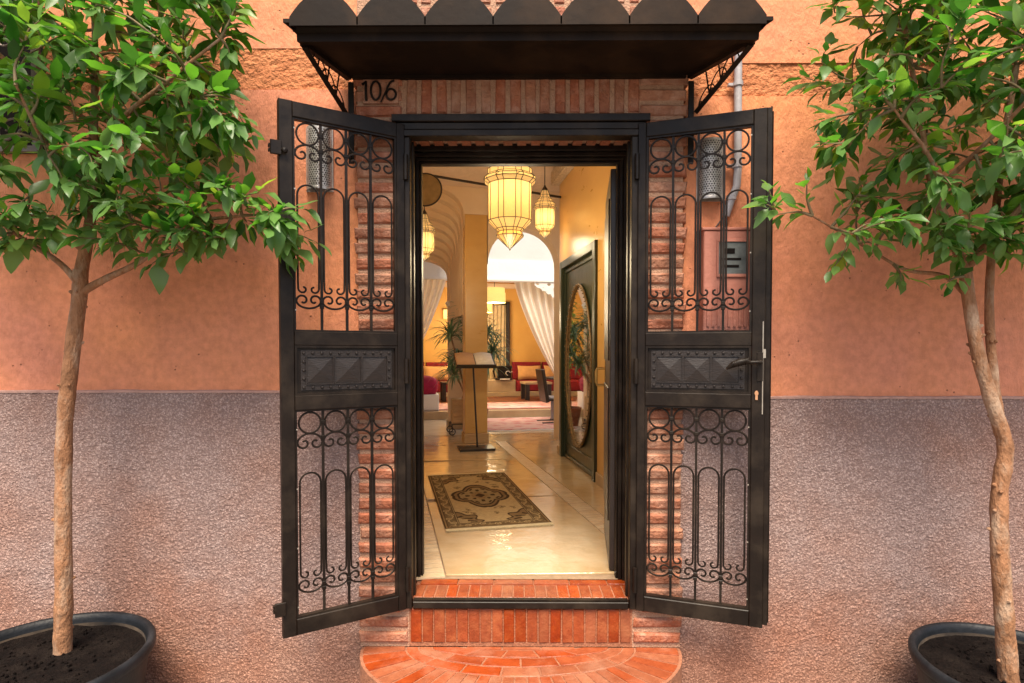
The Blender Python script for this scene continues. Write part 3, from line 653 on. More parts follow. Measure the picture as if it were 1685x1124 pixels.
LW, LH = .569, 2.355
COLLAR = MB().cbox(-.009, .009, -.008, .008, -.008, .008, .002).mesh('collar', M['iron'])
def make_leaf(name, ox, ang, front, label):
    """local x runs from the hinge to the free edge, local z up, `front` = which local y faces the street"""
    root = empty(name, (ox, -.012, .437), label, 'gate', rz=ang)
    root['group'] = 'two iron gate leaves'
    I_ = M['iron']; T = .021
    z1, z2, z3, z4 = .073, 1.004, 1.353, 2.288
    sa, sb = .038, .512
    MB().cbox(0, sa, -T, T, 0, LH, .003).build('hinge_stile', I_, root)
    MB().cbox(sb, LW, -T, T, 0, LH, .003).build('lock_stile', I_, root)
    for (a, b) in ((0, z1), (z2, z2 + .065), (z3 - .062, z3), (z4, LH)):
        MB().cbox(sa + .0005, sb - .0005, -T + .002, T - .002, a, b, .003).build('rail', I_, root)
    # inner flat-bar rims round each opening
    for (a, b) in ((z1, z2), (z3, z4)):
        MB().box(sa, sa + .010, -.012, .012, a, b).box(sb - .010, sb, -.012, .012, a, b).box(sa + .010, sb - .010, -.012, .012, a, a + .008).box(sa + .010, sb - .010, -.012, .012, b - .008, b).build('rim', I_, root)
        s0, s1 = sa + .010, sb - .010; cw = (s1 - s0) / 4
        for k in range(1, 4):
            x = s0 + cw * k
            MB().box(x - .0055, x + .0055, -.0055, .0055, a + .008, b - .008).build('bar', I_, root)
        for k in range(4):
            cx = s0 + cw * (k + .5)
            MB().tube([(cx + .0475 * math.cos(q), 0, b - .060 + .0475 * math.sin(q)) for q in [2 * PI * i / 24 for i in range(24)]], .0045, 6, closed=True).build('ring', I_, root)
            MB().tube(cscroll(cx, b - .1085, .108, .070, 1), .0048, 6).build('scroll', I_, root)
            # round-headed bar: arch, legs, curled feet
            r = .0455; zt = b - .285; zb = a + .190
            feet = []
            rv = .0205; pts = []
            for i in range(13):
                t = i / 12; an = 1.5 * PI * (1 - t); rr = rv * (.35 + .65 * t)
                pts.append((cx - r + rv * 1.0 + .001 + rr * math.cos(PI + an), 0, zb + .0 - rr * math.sin(PI + an) * -1))
            left = pts
            path = left + [(cx - r, 0, zb + .05)] + [(cx - r * math.cos(PI * i / 12), 0, zt - r + r * math.sin(PI * i / 12)) for i in range(13)] + [(cx + r, 0, zb + .05)] + [(2 * cx - p[0], 0, p[2]) for p in reversed(left)]
            MB().tube(path, .0045, 6).build('arch_bar', I_, root)
            MB().tube(cscroll(cx, zb - .086, .106, .062, -1), .0048, 6).build('scroll', I_, root)
            # collars (small welded lumps)
        for k in range(0, 5):
            x = s0 + cw * k
            for zz in (b - .060, b - .128, a + .135, a + .112):
                if 0 < k < 4: inst('collar', COLLAR, root, loc=(x, 0, zz))
    # carved wooden panel between the mid rails
    pa, pb = z2 + .065, z3 - .062
    xa, xb = sa + .002, sb - .002
    MB().box(xa, xb, -.006, .006, pa, pb).build('panel_back', I_, root)
    for sd in (-1, 1):
        y0 = sd * .006
        fr = MB()
        def bx(x0, x1, za, zb_, d): fr.box(x0, x1, *( (y0, y0 + sd * d) if sd > 0 else (y0 + sd * d, y0)), za, zb_)
        bx(xa, xb, pa, pa + .010, .011); bx(xa, xb, pb - .010, pb, .011); bx(xa, xa + .010, pa + .010, pb - .010, .011); bx(xb - .010, xb, pa + .010, pb - .010, .011)
        fr.build('panel_moulding', I_, root)
        X0, X1, Z0, Z1 = xa + .026, xb - .026, pa + .022, pb - .022
        yb = sd * .0095
        pl = MB().box(X0, X1, min(y0, yb), max(y0, yb), Z0, Z1).build('carved_panel', M['panelwood'], root)
        # three sunk squares with pyramids
        pw = (X1 - X0 - .075) / 3
        for k in range(3):
            px0 = X0 + .026 + k * (pw + .0115); px1 = px0 + pw; pz0, pz1 = Z0 + .030, Z1 - .030
            q = MB(); yb2 = sd * .0098; yt = sd * .019; cxp, czp = (px0 + px1) / 2, (pz0 + pz1) / 2
            q.add([(px0, yb2, pz0), (px1, yb2, pz0), (px1, yb2, pz1), (px0, yb2, pz1), (cxp, yt, czp)], [(0, 1, 4), (1, 2, 4), (2, 3, 4), (3, 0, 4)] if sd < 0 else [(1, 0, 4), (2, 1, 4), (3, 2, 4), (0, 3, 4)])
            q.build('pyramid', M['panelwood'], pl, smooth=False)
            r_ = MB()
            for (a0, a1, c0, c1) in ((px0 - .004, px1 + .004, pz0 - .005, pz0 - .001), (px0 - .004, px1 + .004, pz1 + .001, pz1 + .005), (px0 - .005, px0 - .001, pz0 - .001, pz1 + .001), (px1 + .001, px1 + .005, pz0 - .001, pz1 + .001)):
                r_.box(a0, a1, min(yb, sd * .015), max(yb, sd * .015), c0, c1)
            r_.build('square_bead', M['panelwood'], pl)
        if not getattr(make_leaf, 'stud', None):
            make_leaf.stud = MB().lathe([(.0001, .007), (.005, .0058), (.0075, .0)], 8).mesh('stud', M['panelwood'])
        ns = 11
        for (xx, zz) in [(X0 + .013 + (X1 - X0 - .026) * i / (ns - 1), zc) for i in range(ns) for zc in (Z0 + .012, Z1 - .012)] + [(xc, Z0 + .012 + (Z1 - Z0 - .024) * i / 4) for i in (1, 2, 3) for xc in (X0 + .013, X1 - .013)]:
            inst('stud', make_leaf.stud, pl, Matrix.Translation((xx, yb, zz)) @ Matrix.Rotation(-sd * PI / 2, 4, 'X'))
    # hinges
    for zz in (.15, 1.17, 2.15):
        MB().lathe([(.0001, -.06), (.011, -.06), (.011, .06), (.0001, .06)], 10, (-.004, front * .024, zz)).build('hinge', I_, root)
    return root
aL, aR = .5496, .3231
left_leaf = make_leaf('gate_leaf', -.569, PI + aL, 1, 'left iron gate leaf, swung open, with latch boxes on its free edge')
right_leaf = make_leaf('gate_leaf', .569, -aR, -1, 'right iron gate leaf, swung open, with a lever handle and copper keyhole')
# latch keeps on the left leaf's free edge
for zz in (2.14, .135):
    MB().cbox(LW - .01, LW + .035, .018, .032, zz - .03, zz + .03, .002).box(LW + .01, LW + .04, -.004, .018, zz - .016, zz - .004).box(LW + .01, LW + .04, -.004, .018, zz + .004, zz + .016).build('latch_box', M['iron'], left_leaf)
MB().lathe([(.0001, .012), (.010, .009), (.014, 0)], 10).build('bolt_knob', M['iron'], left_leaf, loc=(LW - .022, .034, 2.13)).rotation_euler = (-PI / 2, 0, 0)
# right leaf furniture
MB().cbox(LW, LW + .0215, -.006, .016, .01, LH + .004, .002).cbox(LW + .022, LW + .027, .002, .028, .02, LH - .012, .002).build('astragal', M['iron'], right_leaf)
MB().box(LW - .012, LW - .008, -.0245, -.021, .98, 1.40).box(LW - .010, LW + .002, -.0250, -.0212, 1.235, 1.275).build('lock_faceplate', M['edge'], right_leaf)
hd = MB()
hp = [(.520 - .015, -.055, 1.215), (.49, -.060, 1.222), (.46, -.063, 1.216), (.43, -.060, 1.205), (.405, -.052, 1.185)]
hd.tube([(.548, -.022, 1.218), (.548, -.05, 1.218), (.53, -.056, 1.216)] + hp, [.010, .009, .008, .009, .013, .016, .013, .006], 10)
hobj = hd.build('door_handle', M['iron'], right_leaf)
for k in range(9):
    q = Vector(hp[1]).lerp(Vector(hp[3]), k / 8.)
    MB().tube([(q.x + .006 * math.sin(t) , q.y + .0165 * math.cos(t), q.z + .0165 * math.sin(t)) for t in [2 * PI * i / 12 for i in range(12)]], .0025, 5, closed=True).build('twist', M['iron'], hobj)
MB().cbox(.535, .560, -.026, -.0212, 1.13, 1.26, .001).build('escutcheon', M['iron'], right_leaf)
MB().add([(LW - .035 + .008 * math.cos(a), -.0265, 1.075 + .012 * math.sin(a)) for a in [2 * PI * i / 14 for i in range(14)]] + [(LW - .035 + .008 * math.cos(a), -.0212, 1.075 + .012 * math.sin(a)) for a in [2 * PI * i / 14 for i in range(14)]], [tuple(reversed(range(14)))] + [(i, (i + 1) % 14, 14 + (i + 1) % 14, 14 + i) for i in range(14)]).box(LW - .040, LW - .030, -.026, -.0212, 1.045, 1.066).build('keyhole_plate', M['copper'], right_leaf)
# glint pegs on the stiles (rivets)
for root, sd in ((left_leaf, 1), (right_leaf, -1)):
    rv = MB()
    for k in range(9):
        zz = .12 + k * .265; rv.box(.5, .506, sd * .0105, sd * .0125, zz, zz + .006) if sd > 0 else rv.box(.5, .506, sd * .0125, sd * .0105, zz, zz + .006)
    rv.build('rivet', M['edge'], root)

# inner door frame (stepped mouldings) and entrance door leaf
idf = empty('entrance_door_frame', (0, .24, .48), 'dark brown moulded frame of the entrance door, inside the gate', 'door frame')
for sg, xi in ((-1, .525), (1, .514)):
    o = MB()
    for (a, b, y0, y1) in ((xi + .052, xi + .078, -.03, .05), (xi + .030, xi + .050, -.012, .05), (xi + .010, xi + .028, .002, .06), (xi, xi + .009, .020, .07)):
        if sg < 0: o.cbox(-b, -a, y0, y1, 0, 2.30, .003)
        else: o.cbox(a, b, y0, y1, 0, 2.30, .003)
    o.build('jamb', M['iron'], idf)
o = MB()
for (a, b, y0, y1) in ((2.268, 2.300, -.032, .05), (2.245, 2.266, -.014, .05), (2.228, 2.243, .0, .06), (2.216, 2.227, .018, .07)): o.cbox(-.60, .59, y0, y1, a, b, .003)
o.build('head', M['iron'], idf)
ent = empty('entrance_door', (.512, .33, .50), 'dark wooden entrance door folded back inside, seen edge on', 'door', rz=math.radians(90 - 6.5))
MB().cbox(.0, .72, -.022, .022, .0, 2.19, .004).build('door_leaf', M['darkwood'], ent)
MB().cbox(.07, .65, .022, .030, .25, 1.0, .004).cbox(.07, .65, .022, .030, 1.15, 2.05, .004).build('raised_panel', M['darkwood'], ent)
MB().tube([(.66, .022, .98), (.66, .075, .98), (.66, .082, 1.0), (.66, .082, 1.07), (.66, .075, 1.09), (.66, .022, 1.09)], .009, 8).build('pull_handle', M['brass'], ent)
MB().cbox(.64, .68, .0205, .026, .90, 1.14, .002).build('handle_plate', M['brass'], ent)

# ================================================================ THINGS ON THE WALL
def hexholes(u, v):
    # u, v in metres on the unrolled skin; True where there is metal
    p = .0125; best = 9
    r = math.floor(v / (p * .866)); 
    for dr in (0, 1):
        rr = r + dr; off = (rr % 2) * p / 2; c = round((u - off) / p) * p + off
        h = math.sin(rr * 12.9898 + c * 781.233) * 43758.5; h -= math.floor(h)
        d = math.hypot(u - c, v - rr * p * .866) - .0012 * (h - .5)
        best = min(best, d)
    return best > .0042
def sconce(loc, h, label, rz=0):
    root = empty('wall_sconce', loc, label, 'wall lamp', 'pierced half-round wall lamps')
    R = .062; nu, nv = 96, int(h / .0024); vs = []; fs = []
    for j in range(nv + 1):
        for i in range(nu + 1):
            a = PI + PI * i / nu; vs.append((R * math.cos(a), R * math.sin(a) * .95, h * j / nv))
    for j in range(nv):
        for i in range(nu):
            u = PI * R * (i + .5) / nu; v = h * (j + .5) / nv
            if j < 5 or j > nv - 6 or i < 3 or i > nu - 4 or hexholes(u, v): fs.append((j * (nu + 1) + i, j * (nu + 1) + i + 1, (j + 1) * (nu + 1) + i + 1, (j + 1) * (nu + 1) + i))
    MB().add(vs, fs).build('pierced_shade', M['silver'], root)
    MB().lathe([(.052, .004), (.052, h - .004)], 18, a0=PI, a1=2 * PI).build('inner_sleeve', M['dark_core'], root)
    MB().lathe([(.0635, -.004), (.0645, .004), (.0625, .010)], 24, a0=PI, a1=2 * PI).build('bottom_rim', M['silver'], root)
    MB().box(-.066, .066, -.003, .004, -.006, h + .006).build('back_plate', M['silver'], root)
    return root
sconce((-.985, .024, 2.49), .30, 'silver pierced half-round wall lamp behind the left gate leaf')
sconce((.925, .024, 2.44), .285, 'dull pierced half-round wall lamp behind the right gate leaf')
# conduit
cd = empty('conduit_pipe', (1.048, .0, 2.3), 'grey plastic conduit running down the orange wall right of the canopy', 'pipe')
MB().tube([(0, -.0, 1.5), (0, -.0, .62), (.002, -.002, .28), (-.002, 0, .20), (-.03, .0, .13), (-.05, .01, .06)], .0185, 12).build('pipe', M['conduit'], cd)
for zz in (.69, .30, .145):
    MB().lathe([(.019, -.012), (.0235, -.010), (.0235, .010), (.019, .012)], 14, (0 if zz > .2 else -.028, 0, zz)).box(-.045, -.02, .0, .02, zz - .006, zz + .006).build('clamp', M['conduit'], cd)
MB().tube([(-.05, .01, .07), (-.085, .022, .02), (-.12, .024, -.03)], .004, 5).tube([(-.05, .01, .07), (-.04, .02, .0), (-.07, .024, -.05)], .004, 5).build('loose_wires', M['dark_core'], cd)
# meter cabinet
mc = empty('meter_cabinet', (.985, .012, 1.80), 'pink painted meter cabinet with a grey glass window behind the right gate', 'cabinet')
MB().cbox(-.115, .13, -.075, .015, 0, .475, .004).build('cabinet_body', M['cabinet'], mc)
MB().cbox(-.125, .14, -.080, .016, .476, .490, .003).build('cabinet_lid', M['cabinet'], mc)
MB().box(-.045, .085, -.0785, -.0755, .27, .42).build('glass_window', M['glass_dark'], mc)
MB().box(-.03, .05, -.0805, -.079, .30, .312).box(-.03, .06, -.0805, -.079, .335, .345).box(-.02, .03, -.0805, -.079, .365, .39).build('meter_display', M['void'], mc)
MB().cbox(-.055, .095, -.083, -.0752, .255, .269, .001).cbox(-.055, .095, -.083, -.0752, .421, .434, .001).cbox(-.055, -.046, -.083, -.0752, .2695, .4205, .001).cbox(.086, .095, -.083, -.0752, .2695, .4205, .001).build('window_frame', M['cabinet'], mc)
for k in range(9): MB().box(-.10 + k * .025, -.088 + k * .025, -.081, -.0752, .02, .20).build('vent_rib', M['cabinet'], mc)

# ================================================================ POTS AND TREES
def pot(loc, R, h, label):
    root = empty('plant_pot', loc, label, 'plant pot', 'black plastic tree pots')
    prof = [(.0001, .0), (R * .80, .0), (R * .83, .02), (R * .90, h * .55), (R * .935, h * .80), (R * .96, h * .845), (R * .96, h - .055), (R * .985, h - .050), (R, h - .034), (R * 1.0, h - .014), (R * .985, h - .003), (R * .962, h), (R * .935, h - .006), (R * .915, h - .025), (R * .90, h - .09), (R * .86, h * .4)]
    MB().lathe(prof, 64).build('pot_wall', M['pot'], root, ang=50)
    MB().lathe([(R * .9035, h - .058), (R * .9065, h - .040)], 64).build('dried_soil_line', M['crust'], root)
    # soil: lumpy disc
    mb = MB(); n = 40; rings_ = 16; vs = [(0, 0, h - .06)]; fs = []
    for i in range(1, rings_ + 1):
        r = R * .905 * i / rings_
        for k in range(n):
            a = 2 * PI * k / n; p = Vector((r * math.cos(a), r * math.sin(a), 0))
            hh = mnoise.noise(p * 9 + Vector(loc)) * .012 + mnoise.noise(p * 34) * .007 + mnoise.noise(p * 70) * .003
            vs.append((p.x, p.y, h - .062 + hh + .008 * (i / rings_)))
    for k in range(n): fs.append((0, 1 + k, 1 + (k + 1) % n))
    for i in range(rings_ - 1):
        for k in range(n):
            a = 1 + i * n + k; b = 1 + i * n + (k + 1) % n; fs.append((a, a + n, b + n, b))
    mb.add(vs, fs).build('soil', M['soil'], root, ang=80)
    cl = MB()
    for _ in range(260):
        a = random.uniform(0, 2 * PI); r = R * .86 * math.sqrt(random.random()); s_ = random.uniform(.003, .009)
        cl.prism([(r * math.cos(a) + s_ * math.cos(q + a) * random.uniform(.6, 1.2), r * math.sin(a) + s_ * math.sin(q + a)) for q in [2 * PI * i / 5 for i in range(5)]], h - .066, h - .055 + s_ * .6, s_ * .35)
    stuff(cl.build('soil_crumbs', M['soil'], root, smooth=False))
    return root
pot((-2.03, -.445, 0), .422, .425, 'large black plastic pot of the left ficus, cut by the photo corner')
pot((2.08, -.455, 0), .398, .405, 'black plastic pot of the right ficus at the bottom right corner')

# leaf variants: unit length along +x, blade in xy, +z = upper face
def leaf_mesh(seed, wid, curl, fold):
    rnd = random.Random(seed); st_ = [(.0, .0), (.10, .05), (.24, .36), (.46, .50), (.68, .44), (.87, .20), (1.0, .0)]
    vs = []; fs = []
    tw = rnd.uniform(-.25, .25)
    for i, (t, wv) in enumerate(st_):
        z = -curl * t * t + .025 * math.sin(t * 9 + seed); wy = wv * wid * (1 + .12 * math.sin(t * 13 + seed * 2)); yo = .07 * math.sin(t * 3 + seed * 1.7)
        if wv == 0: vs.append((t, yo, z))
        else:
            zt = wy * fold; tt = tw * t
            vs += [(t, yo - wy, z + zt - wy * tt), (t, yo, z), (t, yo + wy, z + zt + wy * tt)]
    # indices: 0 base, then triples, last tip
    n = len(st_) - 2
    fs += [(0, 2, 1), (0, 3, 2)]
    for i in range(n - 1):
        a = 1 + i * 3
        fs += [(a, a + 1, a + 4, a + 3), (a + 1, a + 2, a + 5, a + 4)]
    a = 1 + (n - 1) * 3; T = a + 3
    fs += [(a, a + 1, T), (a + 1, a + 2, T)]
    return vs, fs
LV = [leaf_mesh(k, w_, c_, f_) for k, (w_, c_, f_) in enumerate([(.42, .12, .30), (.50, .22, .22), (.37, .30, .45), (.46, -.08, .25), (.40, .42, .30), (.44, .28, .65), (.34, .06, .15), (.52, .34, .38)])]
LM = []
for vs, fs in LV:
    mb = MB(); mb.add(vs, fs); LM.append(mb.mesh('leaf', M['leaf'], ang=80))

def pt_in_poly(x, z, poly):
    ins = False; n = len(poly); d = 9
    for i in range(n):
        x1, z1 = poly[i]; x2, z2 = poly[(i + 1) % n]
        if (z1 > z) != (z2 > z) and x < (x2 - x1) * (z - z1) / (z2 - z1) + x1: ins = not ins
        ex, ez = x2 - x1, z2 - z1; t = max(0, min(1, ((x - x1) * ex + (z - z1) * ez) / (ex * ex + ez * ez)))
        d = min(d, math.hypot(x - x1 - t * ex, z - z1 - t * ez))
    return ins, d
def bez(pts, n):
    """catmull-rom through points"""
    P_ = [Vector(p) for p in pts]; P_ = [P_[0] * 2 - P_[1]] + P_ + [P_[-1] * 2 - P_[-2]]; out = []
    for i in range(1, len(P_) - 2):
        for k in range(n):
            t = k / n; a, b, c, d = P_[i - 1:i + 3]
            out.append(.5 * ((2 * b) + (c - a) * t + (2 * a - 5 * b + 4 * c - d) * t * t + (3 * b - a - 3 * c + d) * t ** 3))
    out.append(P_[-2]); return out
def limb(root, pts, r0, r1, name, nsub=6, knots=True, n=12, seed=0, mat='bark'):
    path = bez(pts, nsub); N = len(path); vs = []; fs = []
    rnd = random.Random(seed); kn = [(rnd.randrange(1, N - 1), rnd.uniform(0, 2 * PI)) for _ in range(N // 3)] if knots else []
    rr = []
    mb = MB(); o = []
    mb.tube(path, [r0 + (r1 - r0) * (i / (N - 1)) ** .8 for i in range(N)], n)
    if knots:
        for i in range(N):
            ringnode = 1. + .03 * math.sin(i * 1.3 + seed) + (.05 if i % 7 == 0 else 0)
            c = path[i]
            for k in range(n):
                v = Vector(mb.v[i * n + k]); d = v - c
                f = ringnode + .08 * mnoise.noise(v * 14) + .05 * mnoise.noise(v * 40)
                mb.v[i * n + k] = tuple(c + d * f)
    ob = mb.build(name, M[mat], root, ang=80)
    if knots:   # twig stubs where shoots were cut
        for (i, a) in kn:
            c = path[i]; r = r0 + (r1 - r0) * i / N; d = Vector((math.cos(a), math.sin(a), .35)).normalized()
            MB().tube([c + d * r * .8, c + d * (r + .006), c + d * (r + .011)], [.010, .007, .004], 6).build('cut_shoot', M['bark'], ob)
    return path
def tree(name, base, label, limbs, poly, ymid, ythick, ntwig, seed, leaf_len, nobj=300, extra=()):
    rnd = random.Random(seed)
    root = empty(name, base, label, 'tree', 'potted ficus trees by the door')
    B = Vector(base); nodes = []
    for (nm, pts, r0, r1, kn) in limbs:
        path = limb(root, [Vector(p) - B for p in pts], r0, r1, nm, knots=kn, seed=seed + len(nodes), nsub=8 if kn else 6, n=14 if kn else 8)
        for i, p in enumerate(path):
            if nm != 'trunk': nodes.append((p + B, 0))
            elif i > len(path) - 4: nodes.append((p + B, 0))
    # twig targets
    poly = [(p[0] - .03, p[1]) for p in poly]
    xs = [p[0] for p in poly]; zs = [p[1] for p in poly]; tg = []
    tries = 0
    while len(tg) < ntwig and tries < 90000:
        tries += 1
        x = rnd.uniform(min(xs), max(xs)); z = rnd.uniform(min(zs), max(zs)); ins, d = pt_in_poly(x, z, poly)
        if not ins: continue
        th_ = ythick * min(1., (.12 + d / .45)); y = ymid + rnd.uniform(-1, 1) * th_
        if y > -.06: continue
        if x < -1.98 and 2.62 < z < 3.12 and rnd.random() < .85: continue      # thin patch of the crown before the window
        v = mnoise.noise(Vector((x * 2.6 + seed, y * 2.6, z * 2.6)))
        if v < -.36: continue
        p = Vector((x, y, z))
        if any((p - q).length < .056 for q in tg): continue
        tg.append(p)
    for e_ in extra: tg.append(Vector(e_))
    tg.sort(key=lambda p: min((p - q[0]).length for q in nodes))
    twig = MB(); leaves = []
    for p in tg:
        q, lv = min(nodes, key=lambda e: (e[0] - p).length + .05 * e[1])
        L = (p - q).length
        mid = q.lerp(p, .5) + Vector((rnd.uniform(-1, 1), rnd.uniform(-.6, .6), rnd.uniform(-.2, 1))) * L * .13
        path = bez([q, mid, p], 4)
        path = [Vector((v.x, min(v.y, -.03), v.z)) for v in path]
        r0 = max(.0022, .0075 - .0018 * lv)
        twig.tube([v - B for v in path], [r0 + (.0016 - r0) * i / (len(path) - 1) for i in range(len(path))], 5)
        for v in path[2:]: nodes.append((v, lv + 1))
        # leaves along the outer part, spiralling
        tdir = (path[-1] - path[-2]).normalized(); nl = rnd.randint(7, 11); ph = rnd.uniform(0, 6.28)
        for k in range(nl):
            t = 1 - (k / nl) * min(.9, .20 / max(L, .05)) if L > .05 else 1
            f = t * (len(path) - 1); i0 = min(int(f), len(path) - 2); pos = path[i0].lerp(path[i0 + 1], f - i0)
            ax = (path[i0 + 1] - path[i0]).normalized()
            s1 = ax.orthogonal().normalized(); s2 = ax.cross(s1); a = ph + k * 2.4
            side = s1 * math.cos(a) + s2 * math.sin(a)
            open_ = rnd.uniform(.5, 1.25) if k > 0 else .1
            d = ax * math.cos(open_) + side * math.sin(open_) + Vector((0, -.12, rnd.uniform(-.50, .10)))
            d.normalize()
            nrm = Vector((rnd.uniform(-.5, .5), rnd.uniform(-.9, .15), 1.)); nrm = (nrm - d * nrm.dot(d)).normalized()
            yv = nrm.cross(d); sz = leaf_len * rnd.uniform(.48, 1.28) * (1. if k > 1 else .8)
            m4 = Matrix((( d.x * sz, yv.x * sz, nrm.x * sz, 0), (d.y * sz, yv.y * sz, nrm.y * sz, 0), (d.z * sz, yv.z * sz, nrm.z * sz, 0), (0, 0, 0, 1)))
            pp = pos + d * .010
            if (pp + d * sz).y > .0: continue
            m4.translation = pp - B
            leaves.append((m4, rnd.randrange(8), pp, sz))
    stuff(twig.build('twigs', M['twig'], root, ang=80))
    camp = Vector((-.019, -2.828, 1.7))
    def vis(l):
        dv = l[2] - camp; u = dv.x / dv.y; v_ = dv.z / dv.y
        inside = abs(u) < .87 and -.55 < v_ < .61
        return (0 if inside else 1, dv.length / l[3])
    leaves.sort(key=vis)
    for (m4, k, _, _) in leaves[:nobj]: inst('leaf', LM[k], root, m4)
    mb = MB()
    for (m4, k, _, _) in leaves[nobj:]:
        mb.add([m4 @ Vector(v) for v in LV[k][0]], LV[k][1])
    stuff(mb.build('foliage', M['leaf'], root, ang=80))
    return root
polyL = [(-.86, 2.17), (-.94, 2.33), (-1.10, 2.42), (-1.04, 2.55), (-1.12, 2.69), (-1.12, 2.86), (-1.08, 3.02), (-1.07, 3.2), (-1.15, 3.5), (-1.5, 3.75), (-2.2, 3.8), (-2.8, 3.6), (-3.0, 3.1), (-2.8, 2.5), (-2.30, 2.22), (-2.08, 2.12), (-1.80, 2.12), (-1.50, 2.03), (-1.34, 2.07), (-1.10, 2.20), (-.95, 2.12)]
tree('ficus_tree', (-2.04, -.305, .36), 'left potted ficus with a single leaning trunk', [
    ('trunk', [(-2.040, -.305, .36), (-2.030, -.305, .60), (-2.028, -.30, .95), (-2.024, -.29, 1.35), (-1.992, -.285, 1.65), (-1.945, -.29, 1.95), (-1.932, -.30, 2.06)], .036, .029, True),
    ('limb', [(-1.935, -.30, 2.02), (-1.90, -.28, 2.28), (-1.895, -.26, 2.6), (-1.88, -.26, 2.95), (-1.85, -.30, 3.4)], .028, .010, True),
    ('limb', [(-1.95, -.30, 1.95), (-1.84, -.28, 2.02), (-1.66, -.30, 2.10), (-1.44, -.36, 2.24), (-1.17, -.40, 2.27)], .019, .006, False),
    ('limb', [(-1.94, -.30, 2.00), (-2.00, -.34, 2.09), (-2.12, -.42, 2.20), (-2.35, -.55, 2.45)], .016, .006, False),
    ('limb', [(-1.90, -.27, 2.48), (-1.68, -.40, 2.66), (-1.42, -.50, 2.78), (-1.2, -.5, 2.95)], .014, .005, False),
    ('limb', [(-1.89, -.26, 2.70), (-2.03, -.55, 2.85), (-2.2, -.75, 3.05)], .012, .005, False),
    ('limb', [(-1.90, -.27, 2.40), (-1.83, -.60, 2.50), (-1.75, -.82, 2.62)], .012, .004, False)],
    polyL, -.46, .42, 480, 11, .101, extra=[(-.88, -.36, 2.17), (-.92, -.40, 2.30), (-.96, -.33, 2.10), (-1.0, -.35, 2.2)])
polyR = [(1.22, 3.2), (1.20, 2.91), (1.19, 2.7), (1.22, 2.53), (1.12, 2.42), (1.12, 2.28), (1.24, 2.20), (1.36, 2.10), (1.62, 2.05), (1.81, 2.06), (2.13, 2.08), (2.7, 2.2), (2.9, 2.7), (2.8, 3.3), (2.4, 3.7), (1.9, 3.8), (1.45, 3.6)]
tree('ficus_tree', (2.011, -.46, .34), 'right potted ficus whose trunk forks into two stems', [
    ('trunk', [(2.011, -.46, .34), (1.985, -.46, .64), (1.962, -.46, .90), (1.962, -.455, 1.12), (1.985, -.45, 1.31), (1.935, -.45, 1.47), (1.868, -.44, 1.72), (1.820, -.43, 2.05)], .037, .023, True),
    ('stem', [(1.975, -.44, 1.38), (1.978, -.40, 1.55), (1.966, -.38, 1.85), (1.970, -.38, 2.10), (2.02, -.36, 2.5), (2.08, -.35, 2.9)], .021, .012, True),
    ('limb', [(1.824, -.43, 2.02), (1.75, -.44, 2.20), (1.66, -.46, 2.38), (1.60, -.48, 2.60), (1.55, -.45, 3.0)], .022, .008, True),
    ('limb', [(1.825, -.43, 2.04), (1.90, -.46, 2.15), (1.99, -.50, 2.28), (2.2, -.55, 2.55)], .019, .007, False),
    ('limb', [(1.85, -.42, 1.92), (1.79, -.36, 2.02), (1.64, -.34, 2.05), (1.46, -.36, 2.14), (1.20, -.42, 2.26)], .012, .004, False),
    ('limb', [(1.70, -.44, 2.28), (1.56, -.60, 2.42), (1.38, -.65, 2.6)], .012, .004, False),
    ('limb', [(1.68, -.45, 2.35), (1.75, -.75, 2.55), (1.82, -.92, 2.75)], .011, .004, False)],
    polyR, -.52, .42, 600, 23, .090, extra=[(1.02, -.42, 2.37), (1.0, -.45, 2.30), (1.06, -.40, 2.27), (1.18, -.4, 2.83), (1.3, -.4, 2.05), (1.70, -.5, 1.98), (1.55, -.45, 1.99)])

# ================================================================ INTERIOR
AX = math.radians(12.5)
def I(s, t, z=0.): return Vector((s * math.cos(AX) - t * math.sin(AX), s * math.sin(AX) + t * math.cos(AX), z))
IM = Matrix.Rotation(AX, 4, 'Z')
FZ = .49
def ibox(name, mat, s0, s1, t0, t1, z0, z1, parent=None):
    o = MB().box(s0, s1, t0, t1, z0, z1).build(name, mat, parent); 
    if not parent: o.rotation_euler = (0, 0, AX)
    return o
hf = structure(MB().add([(-1.6, .25, FZ - .012), (2.4, .25, FZ - .012), (2.4, 5.9, FZ - .012), (-3.5, 5.9, FZ - .012)], [(0, 1, 2, 3)]).build('hall_floor', M['tile_grout']))
# polished slabs with joints (pieces of the floor)
def slab_piece(corners, z0=FZ - .011, z1=FZ, c=.003, mat='floor', name='floor_slab'):
    q = [I(*p) for p in corners]; return MB().prism([(v.x, v.y) for v in q], z0, z1, c).build(name, M[mat], hf, smooth=False)
SP = [(-.30, -.262), (-.2, .55), ]
T0 = .262
# left tile strip s in [-.28,-.02]; main slab [-.02,.78]; brick strip [.78,.93]; right slab [.93,2.2]
gp = .0035
for (a, b) in ((.26, 1.9), (1.9, 3.6), (3.6, 4.9)):
    slab_piece([(-.335 + gp, a + gp + .10), (.765 - gp, a + gp - (.10 if a < .5 else 0)), (.765 - gp, b - gp), (-.335 + gp, b - gp)])
for (a, b) in ((.20, 1.5), (1.5, 2.9), (2.9, 4.9)):
    slab_piece([(.915 + gp, a + gp - .15 * (a < .5)), (2.2, a + gp - .35 * (a < .5)), (2.2, b - gp), (.915 + gp, b - gp)])
slab_piece([(-1.6, 4.9 + gp), (2.6, 4.9 + gp), (2.6, 5.6), (-1.6, 5.6)])
t = .34
while t < 4.88:
    slab_piece([(-.60, t + .003), (-.335 - gp, t + .003), (-.335 - gp, t + .060), (-.60, t + .060)], mat='tile', name='tile', c=.002); t += .067
